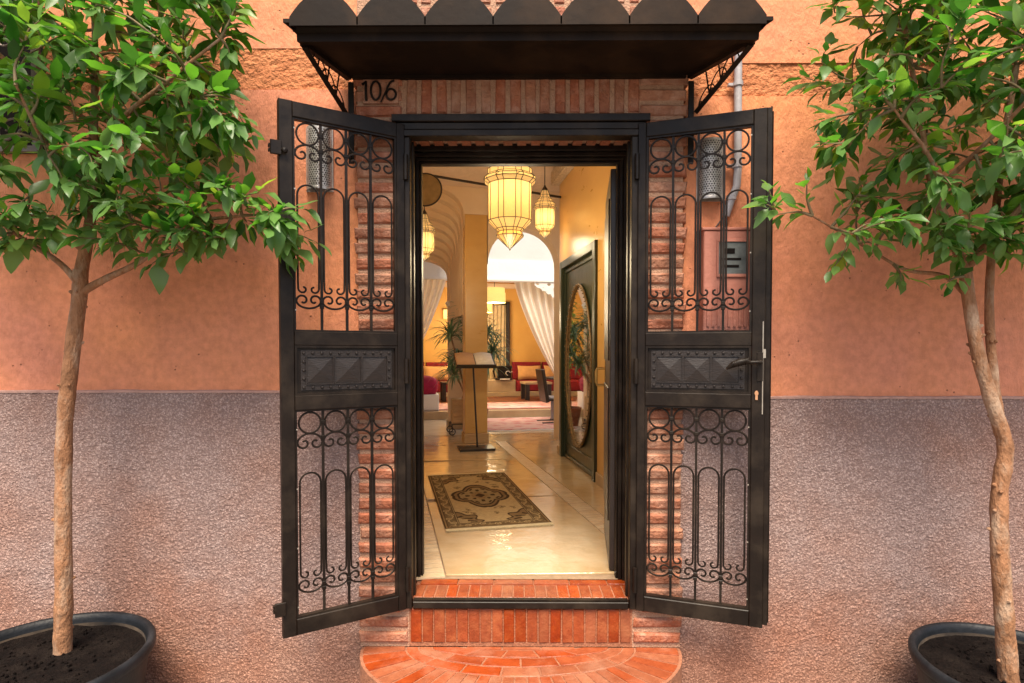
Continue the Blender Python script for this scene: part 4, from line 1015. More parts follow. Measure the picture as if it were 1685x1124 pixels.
t = .12; mb = MB()
while t < 4.88:
    if t < 2.6: slab_piece([(.765 + gp, t + .002), (.915 - gp, t + .002), (.915 - gp, t + .052), (.765 + gp, t + .052)], mat='tile', name='tile', c=.002)
    else:
        q = [I(*p) for p in [(.765 + gp, t + .002), (.915 - gp, t + .002), (.915 - gp, t + .052), (.765 + gp, t + .052)]]; mb.prism([(v.x, v.y) for v in q], FZ - .011, FZ, .002)
    t += .057
stuff(mb.build('distant_tiles', M['tile'], hf, smooth=False))
slab_piece([(-1.5, .45), (-.61, .45), (-.61, 4.89), (-1.5, 4.89)])

# right hall wall (9 degrees off axis), ochre polished plaster
hw = empty('hall_right_wall', (.486, 4.033, FZ), 'polished ochre hall wall around the green mirror door', 'wall', rz=math.atan2(-1.0, .1577))
# local x: towards the street; local y: +y is ... (rotate so wall mass lies on local +y side)
L_ = 3.80
WH = 3.33
MB().box(.0, .13, .0, .30, 0, WH).box(.13, 1.54, .0, .30, 2.24, WH).box(1.54, L_, .0, .30, 0, WH).build('plaster_face', M['ochre'], hw)
MB().cbox(-.02, .12, -.022, -.001, 0, .10).cbox(1.56, 3.7, -.022, -.001, 0, .10).build('skirting', M['stepface'], hw)
MB().box(-.02, L_, -.10, -.002, WH - .16, WH - .01).build('cornice', M['relief'], hw)
dr = empty('mirror_door', hw.location, 'dark green door with a large oval gilt-framed mirror in the right hall wall', 'door', rz=hw.rotation_euler[2])
MB().cbox(.13, .215, -.03, .10, .0, 2.24, .006).cbox(1.455, 1.54, -.03, .10, .0, 2.24, .006).cbox(.216, 1.454, -.03, .10, 2.155, 2.24, .006).build('door_casing', M['greendoor'], dr)
lf = MB().box(.216, 1.454, .02, .06, .0, 2.154).build('door_leaf', M['greendoor'], dr)
MB().cbox(.24, 1.43, .004, .019, .02, .05).cbox(.24, 1.43, .004, .019, 2.10, 2.13).cbox(.24, .27, .004, .019, .052, 2.098).cbox(1.40, 1.43, .004, .019, .052, 2.098).cbox(.28, 1.39, .010, .019, .16, .175).build('door_moulding', M['greendoor'], lf)
cxm, czm, ra, rb = .84, 1.06, .50, .84
def oval(a, b, y, n=48): return [(cxm + a * math.cos(2 * PI * i / n), y, czm + b * math.sin(2 * PI * i / n)) for i in range(n)]
MB().tube(oval(ra, rb, .002), .017, 8, closed=True, flat=.8).build('oval_frame', M['gilt'], dr)
bd = MB()
for i in range(72):
    a = 2 * PI * i / 72; x, z = cxm + ra * math.cos(a), czm + rb * math.sin(a)
    bd.lathe([(.0001, .010), (.008, .004), (.009, -.003)], 6, (x, -.018, z))
bd.build('carved_beads', M['gilt'], dr)
MB().add(oval(ra, rb, .010), [tuple(reversed(range(48)))]).build('mirror_glass', M['mirror'], dr)

# added unseen left wall to contain light, entrance inner wall, ceiling
ibox('added_left_wall', M['cream'], -1.75, -1.5, .46, 4.8, FZ, 3.849).update_tag()
tag(bpy.data.objects['added_left_wall'], 'unseen cream wall added on the left to contain the hall light', 'wall')
ce = structure(MB().box(-1.75, 2.6, .20, 4.8, 3.85, 3.955).build('hall_ceiling', M['ceiling'])); ce.rotation_euler = (0, 0, AX)
rfb = structure(MB().box(-4, 4, .37, 1.2, 3.96, 6).build('upper_storey', M['plaster']))
MB().box(-2.4, -.61, .37, .44, FZ, 3.9).box(.60, 2.4, .37, .44, FZ, 3.9).box(-.61, .60, .37, .44, 2.80, 3.9).build('inner_plaster', M['cream'], fac)

# arch wall at t=4.8 with column
aw = empty('arcade', (0, 0, 0), 'cream plaster arcade at the end of the hall, above the ochre column', 'arcade', rz=AX)
def arch_panel(s0, s1, zs, zt, t0, t1, a0, a1, name, mat, parent, segs=24, rx=None, rz_=None, base=None):
    """wall s0..s1, z base..zt with an arched opening a0..a1 springing at zs"""
    cx = (a0 + a1) / 2; rx = (a1 - a0) / 2; rz_ = rz_ or rx
    pts = [(cx - rx * math.cos(PI * i / segs), zs + rz_ * math.sin(PI * i / segs)) for i in range(segs + 1)]
    mb = MB()
    for y, flip in ((t0, 0), (t1, 1)):
        for i in range(segs):
            (x0, z0), (x1, z1) = pts[i], pts[i + 1]
            f = [(x0, y, z0), (x1, y, z1), (x1, y, zt), (x0, y, zt)]
            mb.add(f, [(0, 1, 2, 3)] if not flip else [(3, 2, 1, 0)])
    for i in range(segs):
        (x0, z0), (x1, z1) = pts[i], pts[i + 1]
        mb.add([(x0, t0, z0), (x1, t0, z1), (x1, t1, z1), (x0, t1, z0)], [(3, 2, 1, 0)])
    b = base if base is not None else FZ
    if a0 > s0 + .001: mb.box(s0, a0, t0, t1, b, zt)
    if s1 > a1 + .001: mb.box(a1, s1, t0, t1, b, zt)
    return mb.build(name, mat, parent)
HT = 3.85
def arc_panel_simple(): pass
# right opening (towards the courtyard), round arch
arch_panel(.655, 3.2, 2.86, 5.2, 4.8, 5.05, .655, 1.634, 'arched_wall', M['cream'], aw, base=3.9)
MB().box(1.634, 3.2, 4.8, 5.05, FZ, 3.9).build('wall_pier', M['cream'], aw)
# wall between / above the column, and left opening as a stepped (recessed) arch
MB().box(.345, .6545, 4.802, 5.05, 3.501, 5.2).build('column_head_wall', M['cream'], aw)
MB().cbox(.350, .648, 4.80, 5.06, FZ + .13, 3.50, .006).build('column', M['ochre'], aw)
MB().cbox(.335, .663, 4.785, 5.075, FZ, FZ + .129, .006).build('column_base', M['planterwood'], aw)
NST = 9
for k in range(NST):
    f = k / (NST - 1)
    t0 = 4.8 + 1.55 * f; t1 = t0 + 1.55 / (NST - 1) + .002
    a1 = .345 - .055 * f; zs = 3.35 - .55 * f; rz_ = .42 - .02 * k
    cx = a1 - .95
    # flat-headed arch with a rounded shoulder: superellipse
    pts = []
    n = 18
    for i in range(n + 1):
        a = PI / 2 * i / n
        pts.append((cx + .95 * (math.cos(a)) ** .62, zs + (rz_ + .10) * (math.sin(a)) ** .62))
    pts.append((-1.5, pts[-1][1] + .05))
    mb = MB(); zt = 4.2
    for i in range(len(pts) - 1):
        (x0, z0), (x1, z1) = pts[i], pts[i + 1]
        mb.add([(x0, t0, z0), (x1, t0, z1), (x1, t0, zt), (x0, t0, zt)], [(0, 3, 2, 1)])
        mb.add([(x0, t0, z0), (x1, t0, z1), (x1, t1, z1), (x0, t1, z0)], [(0, 1, 2, 3)])
    mb.box(a1, a1 + .10, t0, t1 - .001, 2.2 if k < NST - 1 else 2.2, zt) if k else mb.box(a1, a1 + .004, t0, t1, 3.35, zt)
    mb.build('stepped_arch', M['cream'], aw, ang=20)
pl2 = empty('courtyard_pillar', I(.40, 6.35, FZ), 'slim cream pillar with a moulded collar beyond the ochre column', 'pillar', rz=AX)
MB().cbox(-.115, .115, -.115, .115, .13, 1.92, .005).build('shaft', M['cream'], pl2)
MB().cbox(-.135, .135, -.135, .135, 0, .129, .005).build('base', M['stepface'], pl2)
MB().cbox(-.13, .13, -.13, .13, 1.921, 1.96, .005).cbox(-.145, .145, -.145, .145, 1.961, 1.99, .005).build('collar', M['white'], pl2)
MB().cbox(-.10, .10, -.10, .10, 1.991, 3.9, .003).build('upper_shaft', M['white'], pl2)
# roof over the left arcade (keeps that side dim), courtyard walls
rl = structure(ibox('arcade_roof', M['ceiling'], -2.2, .36, 4.8, 7.62, 4.2, 4.35))
cw = empty('courtyard_wall', (0, 0, 0), 'white courtyard upper wall seen through the round arch', 'wall', rz=AX)
MB().box(-2.2, 5.5, 7.65, 7.90, 3.36, 6.5).build('upper_wall', M['courtwall'], cw)
MB().cbox(-2.2, 5.5, 7.61, 7.90, 3.0, 3.359, .004).build('beam', M['white'], cw)
MB().cbox(-2.2, 5.5, 7.57, 7.609, 2.985, 3.03, .004).build('string_course', M['white'], cw)
MB().box(5.3, 5.5, 4.9, 7.65, FZ, 6.5).build('side_wall', M['white'], cw)
MB().box(-2.4, -2.2, 4.8, 12, FZ, 6.5).build('side_wall', M['cream'], cw)
MB().box(.36, 3.2, 5.051, 5.08, 4.6, 6.5).build('roof_parapet', M['white'], cw)
cf = structure(MB().box(-2.2, 5.3, 5.61, 7.65, FZ - .05, FZ).build('courtyard_floor', M['court'])); cf.rotation_euler = (0, 0, AX)
cf2 = structure(MB().box(2.45, 5.3, 4.9, 5.61, FZ - .05, FZ - .001).build('courtyard_edge', M['court'])); cf2.rotation_euler = (0, 0, AX)
rfl = structure(MB().box(-2.2, 5.5, 7.66, 11.7, FZ - .05, FZ + .135).build('raised_room_floor', M['redwood'])); rfl.rotation_euler = (0, 0, AX)
sp = structure(MB().cbox(-2.2, 5.3, 7.55, 7.659, FZ + .001, FZ + .145, .006).build('raised_step', M['stepface'])); sp.rotation_euler = (0, 0, AX)
RZ = FZ + .135
rm = empty('salon_room', (0, 0, 0), 'ochre back walls of the raised salon behind the courtyard', 'room walls', rz=AX)
MB().box(-2.2, 6.5, 11.5, 11.7, RZ, 3.6).build('back_wall', M['deep_ochre'], rm)
MB().box(6.3, 6.5, 7.9, 11.5, RZ, 3.6).build('side_wall', M['deep_ochre'], rm)
MB().box(-2.2, 6.5, 7.9, 11.7, 3.6, 3.7).build('salon_ceiling', M['cream'], rm)
MB().cbox(-2.2, 6.3, 11.40, 11.499, 3.28, 3.40, .01).build('cornice', M['cream'], rm)
MB().cbox(-2.2, 6.3, 10.75, 11.499, RZ + .001, RZ + .12, .01).build('plinth', M['stepface'], rm)
# tie rod across the hall and round tray
tr = empty('tie_rod', (0, 0, 0), 'thin dark brown tie rod crossing the hall below the ceiling', 'rod')
MB().tube([(-1.2, 3.24, 3.585), (.53, 3.98, 3.50)], .014, 8).build('rod', M['darkwood'], tr)
ro = empty('round_tray', (-.975, 3.28, 3.40), 'round brass tray hanging at the left end of the tie rod', 'tray')
def disc(mb, r, y0, y1, n=36):
    mb.add([(r * math.cos(2 * PI * i / n), y0, r * math.sin(2 * PI * i / n)) for i in range(n)] + [(r * math.cos(2 * PI * i / n), y1, r * math.sin(2 * PI * i / n)) for i in range(n)], [tuple(range(n)), tuple(reversed(range(n, 2 * n)))] + [((i + 1) % n, i, n + i, n + (i + 1) % n) for i in range(n)])
mb = MB(); disc(mb, .168, -.01, .01); mb.build('tray_disc', pm('aged_brass', (.30, .20, .09), (.18, .12, .05), 9, .5, metal=.3), ro)
MB().tube([(.168 * math.cos(2 * PI * i / 36), -.008, .168 * math.sin(2 * PI * i / 36)) for i in range(36)], .009, 6, closed=True).tube(spiral(0, 0, .12, 1.2, .8, .2), .007, 6).build('tray_rim', M['darkwood'], ro)

# ---------------------------------------------------------------- lanterns
def lantern(loc, sc, label, n=8, power=20, zc=3.85, drop=None, bulb_z=.40):
    root = empty('moorish_lantern', loc, label, 'lantern', 'amber glass lanterns in the hall')
    # tip at 0
    prof = [(.004, .0), (.125, .115), (.108, .150), (.128, .175), (.198, .245), (.198, .570), (.238, .602), (.234, .628), (.202, .652), (.202, .700), (.155, .728), (.155, .775), (.11, .81), (.10, .86), (.07, .95), (.05, 1.0), (.02, 1.04)]
    prof = [(r * sc, z * sc) for r, z in prof]
    fr = MB(); rot = PI / n
    narrow = .30
    # facets alternate wide and narrow
    ang = []
    for k in range(n):
        ang += [2 * PI * k / n + rot - .13, 2 * PI * k / n + rot + .13]
    for i in range(len(prof) - 1):
        (r0, z0), (r1, z1) = prof[i], prof[i + 1]
        if i >= 14: continue
        for k in range(len(ang)):
            a = ang[k]; b = ang[(k + 1) % len(ang)]
            if b < a: b += 2 * PI
            g_ = .0
            vs = [(r0 * math.cos(a), r0 * math.sin(a), z0), (r0 * math.cos(b), r0 * math.sin(b), z0), (r1 * math.cos(b), r1 * math.sin(b), z1), (r1 * math.cos(a), r1 * math.sin(a), z1)]
            if k < 2:
                mesh_k = MB().add(vs, [(0, 1, 2, 3)]).mesh('pane', M['amber'], False); 
                if k == 0: mk = [mesh_k]
                else: mk.append(mesh_k)
            inst('pane', mk[k % 2], root, Matrix.Rotation(2 * PI * (k // 2) / n, 4, 'Z'))
            fr.tube([vs[0], vs[3]], .0042 * sc ** .7, 4, cap=False)
            fr.tube([vs[0], vs[1]], .0040 * sc ** .7, 4, cap=False)
            if i in (6,) and k % 2 == 0:
                mid = [(vs[2][j] + vs[3][j]) / 2 for j in range(3)]
                fr.tube([vs[0], mid], .0034 * sc ** .7, 4, cap=False)
    fr.lathe([(.0001, -.016 * sc), (.006 * sc, -.012 * sc), (.009 * sc, .0), (.006 * sc, .014 * sc)], 8)
    fr.lathe([(.07 * sc, .95 * sc), (.05 * sc, 1. * sc), (.02 * sc, 1.04 * sc), (.018 * sc, 1.06 * sc), (.0001, 1.065 * sc)], 8)
    fr.build('lead_frame', M['darkwood'], root, smooth=False)
    MB().tube([(0, 0, 1.06 * sc), (0, 0, zc - loc[2])], .005, 6).build('hanging_chain', M['darkwood'], root)
    MB().lathe([(.0001, -.03 * sc), (.025 * sc, -.012 * sc), (.03 * sc, .01 * sc), (.012 * sc, .05 * sc), (.0001, .06 * sc)], 12, (0, 0, bulb_z * sc)).build('bulb', bulb_mat, root)
    ld = bpy.data.lights.new('lantern_glow', 'POINT'); ld.energy = power * .10; ld.color = (1, .76, .42); ld.shadow_soft_size = .045 * sc
    lo = bpy.data.objects.new('lantern_glow', ld); C.objects.link(lo); lo.parent = root; lo.location = (0, 0, bulb_z * sc)
    # unseen extra lamp below the tip, added to brighten the hall
    l2 = bpy.data.lights.new('hall_fill', 'POINT'); l2.energy = power * (1.05 if sc > .9 else .30); l2.color = (1, .79, .48); l2.shadow_soft_size = .20 * sc
    lo2 = bpy.data.objects.new('hall_fill', l2); C.objects.link(lo2); lo2.parent = root; lo2.location = (0, 0, -.14 * sc)
    return root
bm_, n_, l_, b_ = new_mat('lit_bulb'); b_.inputs['Emission Color'].default_value = (1, .85, .6, 1); b_.inputs['Emission Strength'].default_value = 6; bulb_mat = bm_
lantern((-.08, 2.4, 2.625), 1.0, 'largest amber glass lantern hanging nearest in the hall', power=12, bulb_z=.52)
lantern((.297, 3.72, 2.975), .56, 'small amber lantern hanging beside the right hall wall', power=6)
lantern((-1.16, 4.35, 2.82), .60, 'half-hidden amber lantern at the left edge of the doorway', power=5)

def drum(loc, r, h, label, zc=3.6):
    root = empty('drum_lamp', loc, label, 'ceiling lamp', 'glowing drum lampshades in the salon')
    MB().lathe([(r, 0), (r, h)], 32).lathe([(r - .004, h), (r - .004, 0)], 32).build('shade', M['lampshade'], root)
    MB().lathe([(.0001, .01), (r - .005, .01)], 32).build('diffuser', M['lampshade'], root)
    MB().lathe([(r * .93, h + .001), (r * .93, h + .10)], 32).build('upper_band', M['lampshade'], root)
    MB().tube([(0, 0, h * .4), (0, 0, zc - loc[2])], .006, 6).build('cord', M['darkwood'], root)
    ld = bpy.data.lights.new('drum_glow', 'POINT'); ld.energy = 17; ld.color = (1, .82, .54); ld.shadow_soft_size = .2
    lo = bpy.data.objects.new('drum_glow', ld); C.objects.link(lo); lo.parent = root; lo.location = (0, 0, -.12)
p = I(1.49, 8.9); drum((p.x, p.y, 2.70), .225, .20, 'near drum lampshade glowing above the salon')
p = I(1.47, 10.2); drum((p.x, p.y, 2.59), .20, .22, 'farther drum lampshade, partly behind the ochre column')
p = I(.93, 10.2); drum((p.x, p.y, 2.59), .20, .22, 'drum lampshade showing between the slim pillar and the column')
wl_ = empty('wall_lamp', I(.74, 11.46, 2.62), 'little square wall lamp glowing left of the slim pillar', 'wall lamp', rz=AX)
MB().cbox(-.06, .06, -.07, .03, -.11, .11, .005).build('lamp_box', M['lampshade'], wl_); MB().box(-.07, .07, -.08, .035, .111, .125).build('lamp_cap', M['darkwood'], wl_)

# ---------------------------------------------------------------- entrance rug
rug = empty('entrance_rug', (-.325, 1.98, FZ + .003), 'brown and beige patterned oriental rug on the polished hall floor', 'rug', rz=math.radians(12.6))
nx, ny = 130, 290; W2, L2 = .375, .86
gx = np.linspace(-W2, W2, nx + 1); gy = np.linspace(-L2, L2, ny + 1); X, Y_ = np.meshgrid(gx, gy)
Zr = .006 + .0012 * (vnoise(X * 9 + 40, Y_ * 9 + 40, 3) - .5)
co = np.stack([X.ravel(), Y_.ravel(), Zr.ravel()], 1)
ii = (np.arange(ny)[:, None] * (nx + 1) + np.arange(nx)[None, :]).ravel()
fc = np.stack([ii, ii + 1, ii + nx + 2, ii + nx + 1], 1)
me = bpy.data.meshes.new('pile'); me.from_pydata(co.tolist(), [], fc.tolist())
D0 = np.array([.055, .028, .012]); L0 = np.array([.42, .29, .135]); M0 = np.array([.25, .155, .065])
col = np.tile(L0, (X.size, 1)); x = X.ravel(); y = Y_.ravel()
d = np.minimum(W2 - np.abs(x), L2 - np.abs(y))
near_x = (W2 - np.abs(x)) < (L2 - np.abs(y)); along = np.where(near_x, y, x)
def put(mask, c): col[mask] = c
put(d < .018, M0); put(d < .008, D0)
put((d > .018) & (d < .028), D0)
bm = (d >= .028) & (d < .098)
ph = along / .105 * PI; wav = .063 + .020 * np.sin(ph)
put(bm, M0 * .55)
put(bm & (np.abs(d - wav) < .0045), L0 * 1.0)
ring = np.hypot(((along / .105 + .5) % 1 - .5) * .105, d - (.063 - .012 * np.sin(np.floor(along / .105 + .5) * PI + PI / 2)))
put(bm & (ring < .024), L0 * 1.05); put(bm & (ring < .016) & (ring > .010), D0); put(bm & (ring < .006), D0)
put(bm & (np.abs(((along / .0525) % 1) - .5) > .40) & (d > .045) & (d < .085), L0 * .62)
put((d >= .098) & (d < .112), D0); put((d >= .102) & (d < .107), L0 * .8)
inner = d >= .112
ang_ = np.arctan2(y * .62, x); R = np.hypot(x / .21, y / .30)
lob = 1 + .13 * np.abs(np.sin(ang_ * 4)) - .10 + .25 * np.abs(np.cos(ang_)) ** 12 * 0 + .35 * np.abs(np.sin(ang_)) ** 14 + .20 * np.abs(np.cos(ang_)) ** 14
q = R / lob
put(inner & (q < 1.0), M0 * .85); put(inner & (q < 1.0) & (q > .90), D0)
put(inner & (q < .80) & (q > .72), D0); put(inner & (q < .72), L0 * .68)
fl = np.cos(ang_ * 8) * np.cos(q * 14); put(inner & (q < .68) & (q > .30) & (fl > .35), D0); put(inner & (q < .30), M0); put(inner & (q < .16), D0)
# corner spandrels
cxs = np.abs(x) - (W2 - .112); cys = np.abs(y) - (L2 - .112)
rc = np.hypot(cxs / .165, cys / .26); ac = np.arctan2(-cys, -cxs); lc = 1 + .12 * np.sin(ac * 9)
put(inner & (rc < lc), M0 * .8); put(inner & (rc < lc) & (rc > lc - .10), D0); put(inner & (rc < lc * .72) & (np.sin(ac * 12 + rc * 16) > .2), D0); put(inner & (rc < lc * .45), L0 * .8)
# scattered sprigs
rs = np.random.RandomState(4)
for k in range(64):
    px, py = rs.uniform(-.2, .2), rs.uniform(-.62, .62)
    if np.hypot(px / .24, py / .36) < 1: continue
    dx = x - px; dy = y - py; th_ = rs.uniform(0, 3.1); u_ = dx * np.cos(th_) + dy * np.sin(th_); v_ = -dx * np.sin(th_) + dy * np.cos(th_)
    rr = np.hypot(u_ / .034, v_ / .016); m_ = inner & (rr < 1 + .3 * np.sin(np.arctan2(v_, u_) * 5)) & (rc > lc) & (q > 1.05)
    put(m_ & (rr > .5), M0 * .8); put(m_ & (rr < .35), D0)
col = col * (.88 + .24 * vnoise(x * 60 + 90, y * 60 + 90, 8))[:, None]
ca = me.color_attributes.new('pile', 'FLOAT_COLOR', 'POINT'); ca.data.foreach_set('color', np.concatenate([col, np.ones((len(col), 1))], 1).ravel().astype(np.float32))
me.materials.append(M['rug'])
inst('pile', me, rug)
MB().box(-W2, W2, -L2 - .045, -L2, .0005, .0052).box(-W2, W2, L2, L2 + .03, .0005, .0052).box(-W2, W2, -L2, L2, .0003, .003).build('rug_kilim_end', M['fringe'], rug)
mb = MB()
for k in range(150):
    for sg in (-1, 1):
        xx = -W2 + 2 * W2 * (k + .5) / 150; e_ = sg * (L2 + (.045 if sg < 0 else .03)); j1 = jit(.004)
        mb.add([(xx - .0016, e_, .001), (xx + .0016, e_, .001), (xx + j1 + .0012, e_ + sg * random.uniform(.02, .034), .0006), (xx + j1 - .0012, e_ + sg * random.uniform(.02, .034), .0006), (xx, e_, .0035), (xx + j1, e_ + sg * .024, .0022)], [(0, 1, 4), (0, 4, 5, 3), (1, 2, 5, 4)])
stuff(mb.build('fringe', M['fringe'], rug, smooth=False))

# ---------------------------------------------------------------- courtyard and salon furnishings
def rug_mat(name, a, b, c):
    m, n, l, bb = new_mat(name); tc = n.new('ShaderNodeNewGeometry')
    vo = n.new('ShaderNodeTexVoronoi'); vo.inputs['Scale'].default_value = 5; l.new(tc.outputs['Position'], vo.inputs[0])
    nz = n.new('ShaderNodeTexNoise'); nz.inputs['Scale'].default_value = 9; nz.inputs['Detail'].default_value = 8; l.new(tc.outputs['Position'], nz.inputs[0])
    ad = n.new('ShaderNodeMath'); ad.operation = 'MULTIPLY_ADD'; ad.inputs[1].default_value = .5; l.new(vo.outputs[0], ad.inputs[0]); l.new(nz.outputs[0], ad.inputs[2])
    rp = n.new('ShaderNodeValToRGB'); e = rp.color_ramp.elements; e[0].position = .48; e[1].position = .82; e[0].color = (*a, 1); e[1].color = (*b, 1); k = e.new(.62); k.color = (*c, 1)
    l.new(ad.outputs[0], rp.inputs[0]); l.new(rp.outputs[0], bb.inputs['Base Color']); bb.inputs['Roughness'].default_value = .95; return m
M['pinkrug'] = rug_mat('faded_pink_rug', (.52, .16, .16), (.64, .42, .38), (.58, .28, .26))
cr = empty('courtyard_rug', I(1.75, 6.72, FZ + .001), 'faded pink patterned rug on the courtyard floor below the step', 'rug', rz=AX)
MB().cbox(-1.02, 1.6, -.80, .78, 0, .012, .004).build('rug_pile', M['pinkrug'], cr)
MB().box(-1.02, 1.6, -.90, -.801, 0, .006).box(-1.10, -1.021, -.80, .78, 0, .006).build('rug_border', M['whitecloth'], cr)
sr = empty('salon_rug', I(1.9, 8.55, RZ + .001), 'red and cream rug lying along the edge of the raised salon', 'rug', rz=AX)
MB().cbox(-2.4, 2.4, -.62, .62, 0, .012, .004).build('rug_pile', M['pinkrug'], sr)

def banquette(s0, s1, label, pillows, side=False):
    root = empty('banquette', I((s0 + s1) / 2, 11.1, RZ + .121), label, 'bench', 'red velvet banquettes along the salon wall', rz=AX); hw_ = (s1 - s0) / 2
    MB().cbox(-hw_, hw_, -.34, .36, 0, .26, .03).build('seat_cushion', M['redfab'], root)
    n = max(1, round(2 * hw_ / .80)); bw = 2 * hw_ / n
    for k in range(n):
        x0 = -hw_ + k * bw
        mb = MB().cbox(x0 + .02, x0 + bw - .02, .14, .32, .262, .70, .03)
        mb.build('back_cushion', M['redfab'], root)
    return root
def pillow(s, t, z, w_, h, label):
    root = MB(); nx_, nz_ = 12, 8; vs = []; 
    for side in (0, 1):
        for j in range(nz_ + 1):
            for i in range(nx_ + 1):
                u = i / nx_ * 2 - 1; v = j / nz_ * 2 - 1
                bul = (1 - u ** 4) * (1 - v ** 4); 
                ex = 1 - .06 * (1 - abs(v) ** 2) * 1; vs.append((u * w_ / 2 * (1 - .05 * (1 - v * v)), (-1 if side == 0 else 1) * .075 * bul ** .6, (v * (1 - .08 * (1 - u * u)) + 1) * h / 2))
    fs = []; o = (nx_ + 1) * (nz_ + 1)
    for j in range(nz_):
        for i in range(nx_):
            a = j * (nx_ + 1) + i; fs.append((a, a + 1, a + nx_ + 2, a + nx_ + 1)); fs.append((o + a + nx_ + 1, o + a + nx_ + 2, o + a + 1, o + a))
    ob = root.add(vs, fs).build('cushion', M['pillow'], loc=I(s, t, z), rz=AX, ang=80)
    ob.rotation_euler = (math.radians(-14), 0, AX); tag(ob, label, 'cushion', 'apricot cushions on the banquettes'); return ob
banquette(-.5, .95, 'red banquette left of the slim pillar', 1)
banquette(2.36, 3.12, 'red banquette seat right of the tall mirror frame', 1)
banquette(3.13, 4.6, 'red banquette furthest right, behind the white curtain', 2)
pillow(.50, 11.12, RZ + .385, .66, .36, 'apricot cushion on the left banquette')
pillow(2.78, 11.12, RZ + .385, .60, .36, 'apricot cushion beside the tall mirror frame')
pillow(3.40, 11.12, RZ + .385, .48, .36, 'apricot cushion half behind the white curtain')
# tall mirror frame, its reflection added as a beige drape; console with antique machine
tf = empty('mirror_drape', I(1.98, 11.44, RZ + .30), 'tall dark mirror frame, its reflected curtain modelled as a pleated beige drape', 'framed mirror', rz=AX)
MB().cbox(-.62, -.54, -.06, .05, 0, 2.02, .01).cbox(.27, .35, -.06, .05, 0, 2.02, .01).cbox(-.539, .269, -.06, .05, 1.95, 2.02, .01).build('frame', M['darkwood'], tf)
def drape(pt_fn, nu, nv, mat, name, parent=None):
    vs = [tuple(pt_fn(i / nu, j / nv)) for j in range(nv + 1) for i in range(nu + 1)]
    fs = [(j * (nu + 1) + i, j * (nu + 1) + i + 1, (j + 1) * (nu + 1) + i + 1, (j + 1) * (nu + 1) + i) for j in range(nv) for i in range(nu)]
    return MB().add(vs, fs).build(name, mat, parent, ang=80)
drape(lambda u, v: (-.53 + .79 * u, -.02 + .022 * math.sin(u * 52 + v * 2) + .01 * math.sin(u * 21), 1.94 * (1 - v)), 120, 10, M['bluecloth'], 'reflected_drape', tf)
lg = empty('low_ledge', I(1.92, 11.0, RZ + .121), 'low tan ledge under the tall mirror frame', 'ledge', rz=AX)
MB().cbox(-.45, .42, -.24, .40, 0, .28, .01).build('ledge_block', M['stepface'], lg)
tm = empty('antique_machine', I(2.05, 10.86, RZ + .405), 'small black antique machine with a metal crank on the low ledge', 'machine', rz=AX)
MB().cbox(-.20, .20, -.13, .13, .001, .05, .008).build('base_board', M['darkwood'], tm)
MB().cbox(-.13, .19, -.09, .09, .051, .27, .02).cbox(-.18, .21, -.07, .07, .271, .33, .015).build('black_body', M['iron'], tm)
MB().tube([(-.19, 0, .30), (-.23, 0, .20), (-.20, -.03, .06)], .022, 8).build('arm', M['iron'], tm)
MB().tube(arc(.10, .16, .05, .3, PI * 1.5, 12, y=-.11), .012, 8).tube([(.15, -.11, .17), (.21, -.11, .20)], .010, 8).build('crank', M['silver'], tm)
MB().cbox(-.10, .14, -.16, -.131, .001, .03, .004).build('pale_tray', M['paper'], tm)
# ottoman on white plinth at left
op = empty('white_plinth', I(.02, 7.95, FZ + .137), 'white block standing on the step at the left door edge', 'plinth', rz=AX)
MB().cbox(-.5, .235, -.22, .30, 0, .30, .01).cbox(-.5, .225, -.235, -.221, .02, .28, .004).build('plinth_block', M['white'], op)
vs = []; 
ot = MB(); prof = [(.0001, .0), (.86, .0), (.97, .08), (1., .2), (.98, .30), (.86, .37), (.55, .42), (.0001, .44)]
n = 36
for (r, z_) in prof:
    for k in range(n):
        a = 2 * PI * k / n; e4 = (abs(math.cos(a)) ** 3.2 + abs(math.sin(a)) ** 3.2) ** (-1 / 3.2)
        ot.v.append((-.13 + .37 * r * e4 * math.cos(a), .02 + .27 * r * e4 * math.sin(a), z_ * .78))
for i in range(len(prof) - 1):
    for k in range(n): ot.f.append((i * n + k, i * n + (k + 1) % n, (i + 1) * n + (k + 1) % n, (i + 1) * n + k))
oo = ot.build('ottoman', M['magenta'], loc=I(.02, 7.95, FZ + .438), rz=AX, ang=80); tag(oo, 'plump magenta velvet ottoman on the white block', 'ottoman')
# low dark tables
def low_table(s, t, w_, dp, h, label, top='stepface'):
    root = empty('low_table', I(s, t, RZ), label, 'table', 'low dark tables in the salon', rz=AX)
    MB().cbox(-w_ / 2, w_ / 2, -dp / 2, dp / 2, h - .05, h, .006).build('table_top', M[top], root)
    lm = MB().cbox(-.045, .045, -.045, .045, .0, h - .051, .004).mesh('leg', M['darkwood'])
    for a in (-1, 1):
        for b in (-1, 1): inst('leg', lm, root, loc=(a * (w_ / 2 - .06), b * (dp / 2 - .06), 0))
low_table(2.62, 9.9, .62, .55, .40, 'low dark table with a pale top before the right banquette')
low_table(.72, 9.9, .50, .5, .42, 'low dark table half hidden by the slim pillar', top='darkwood')
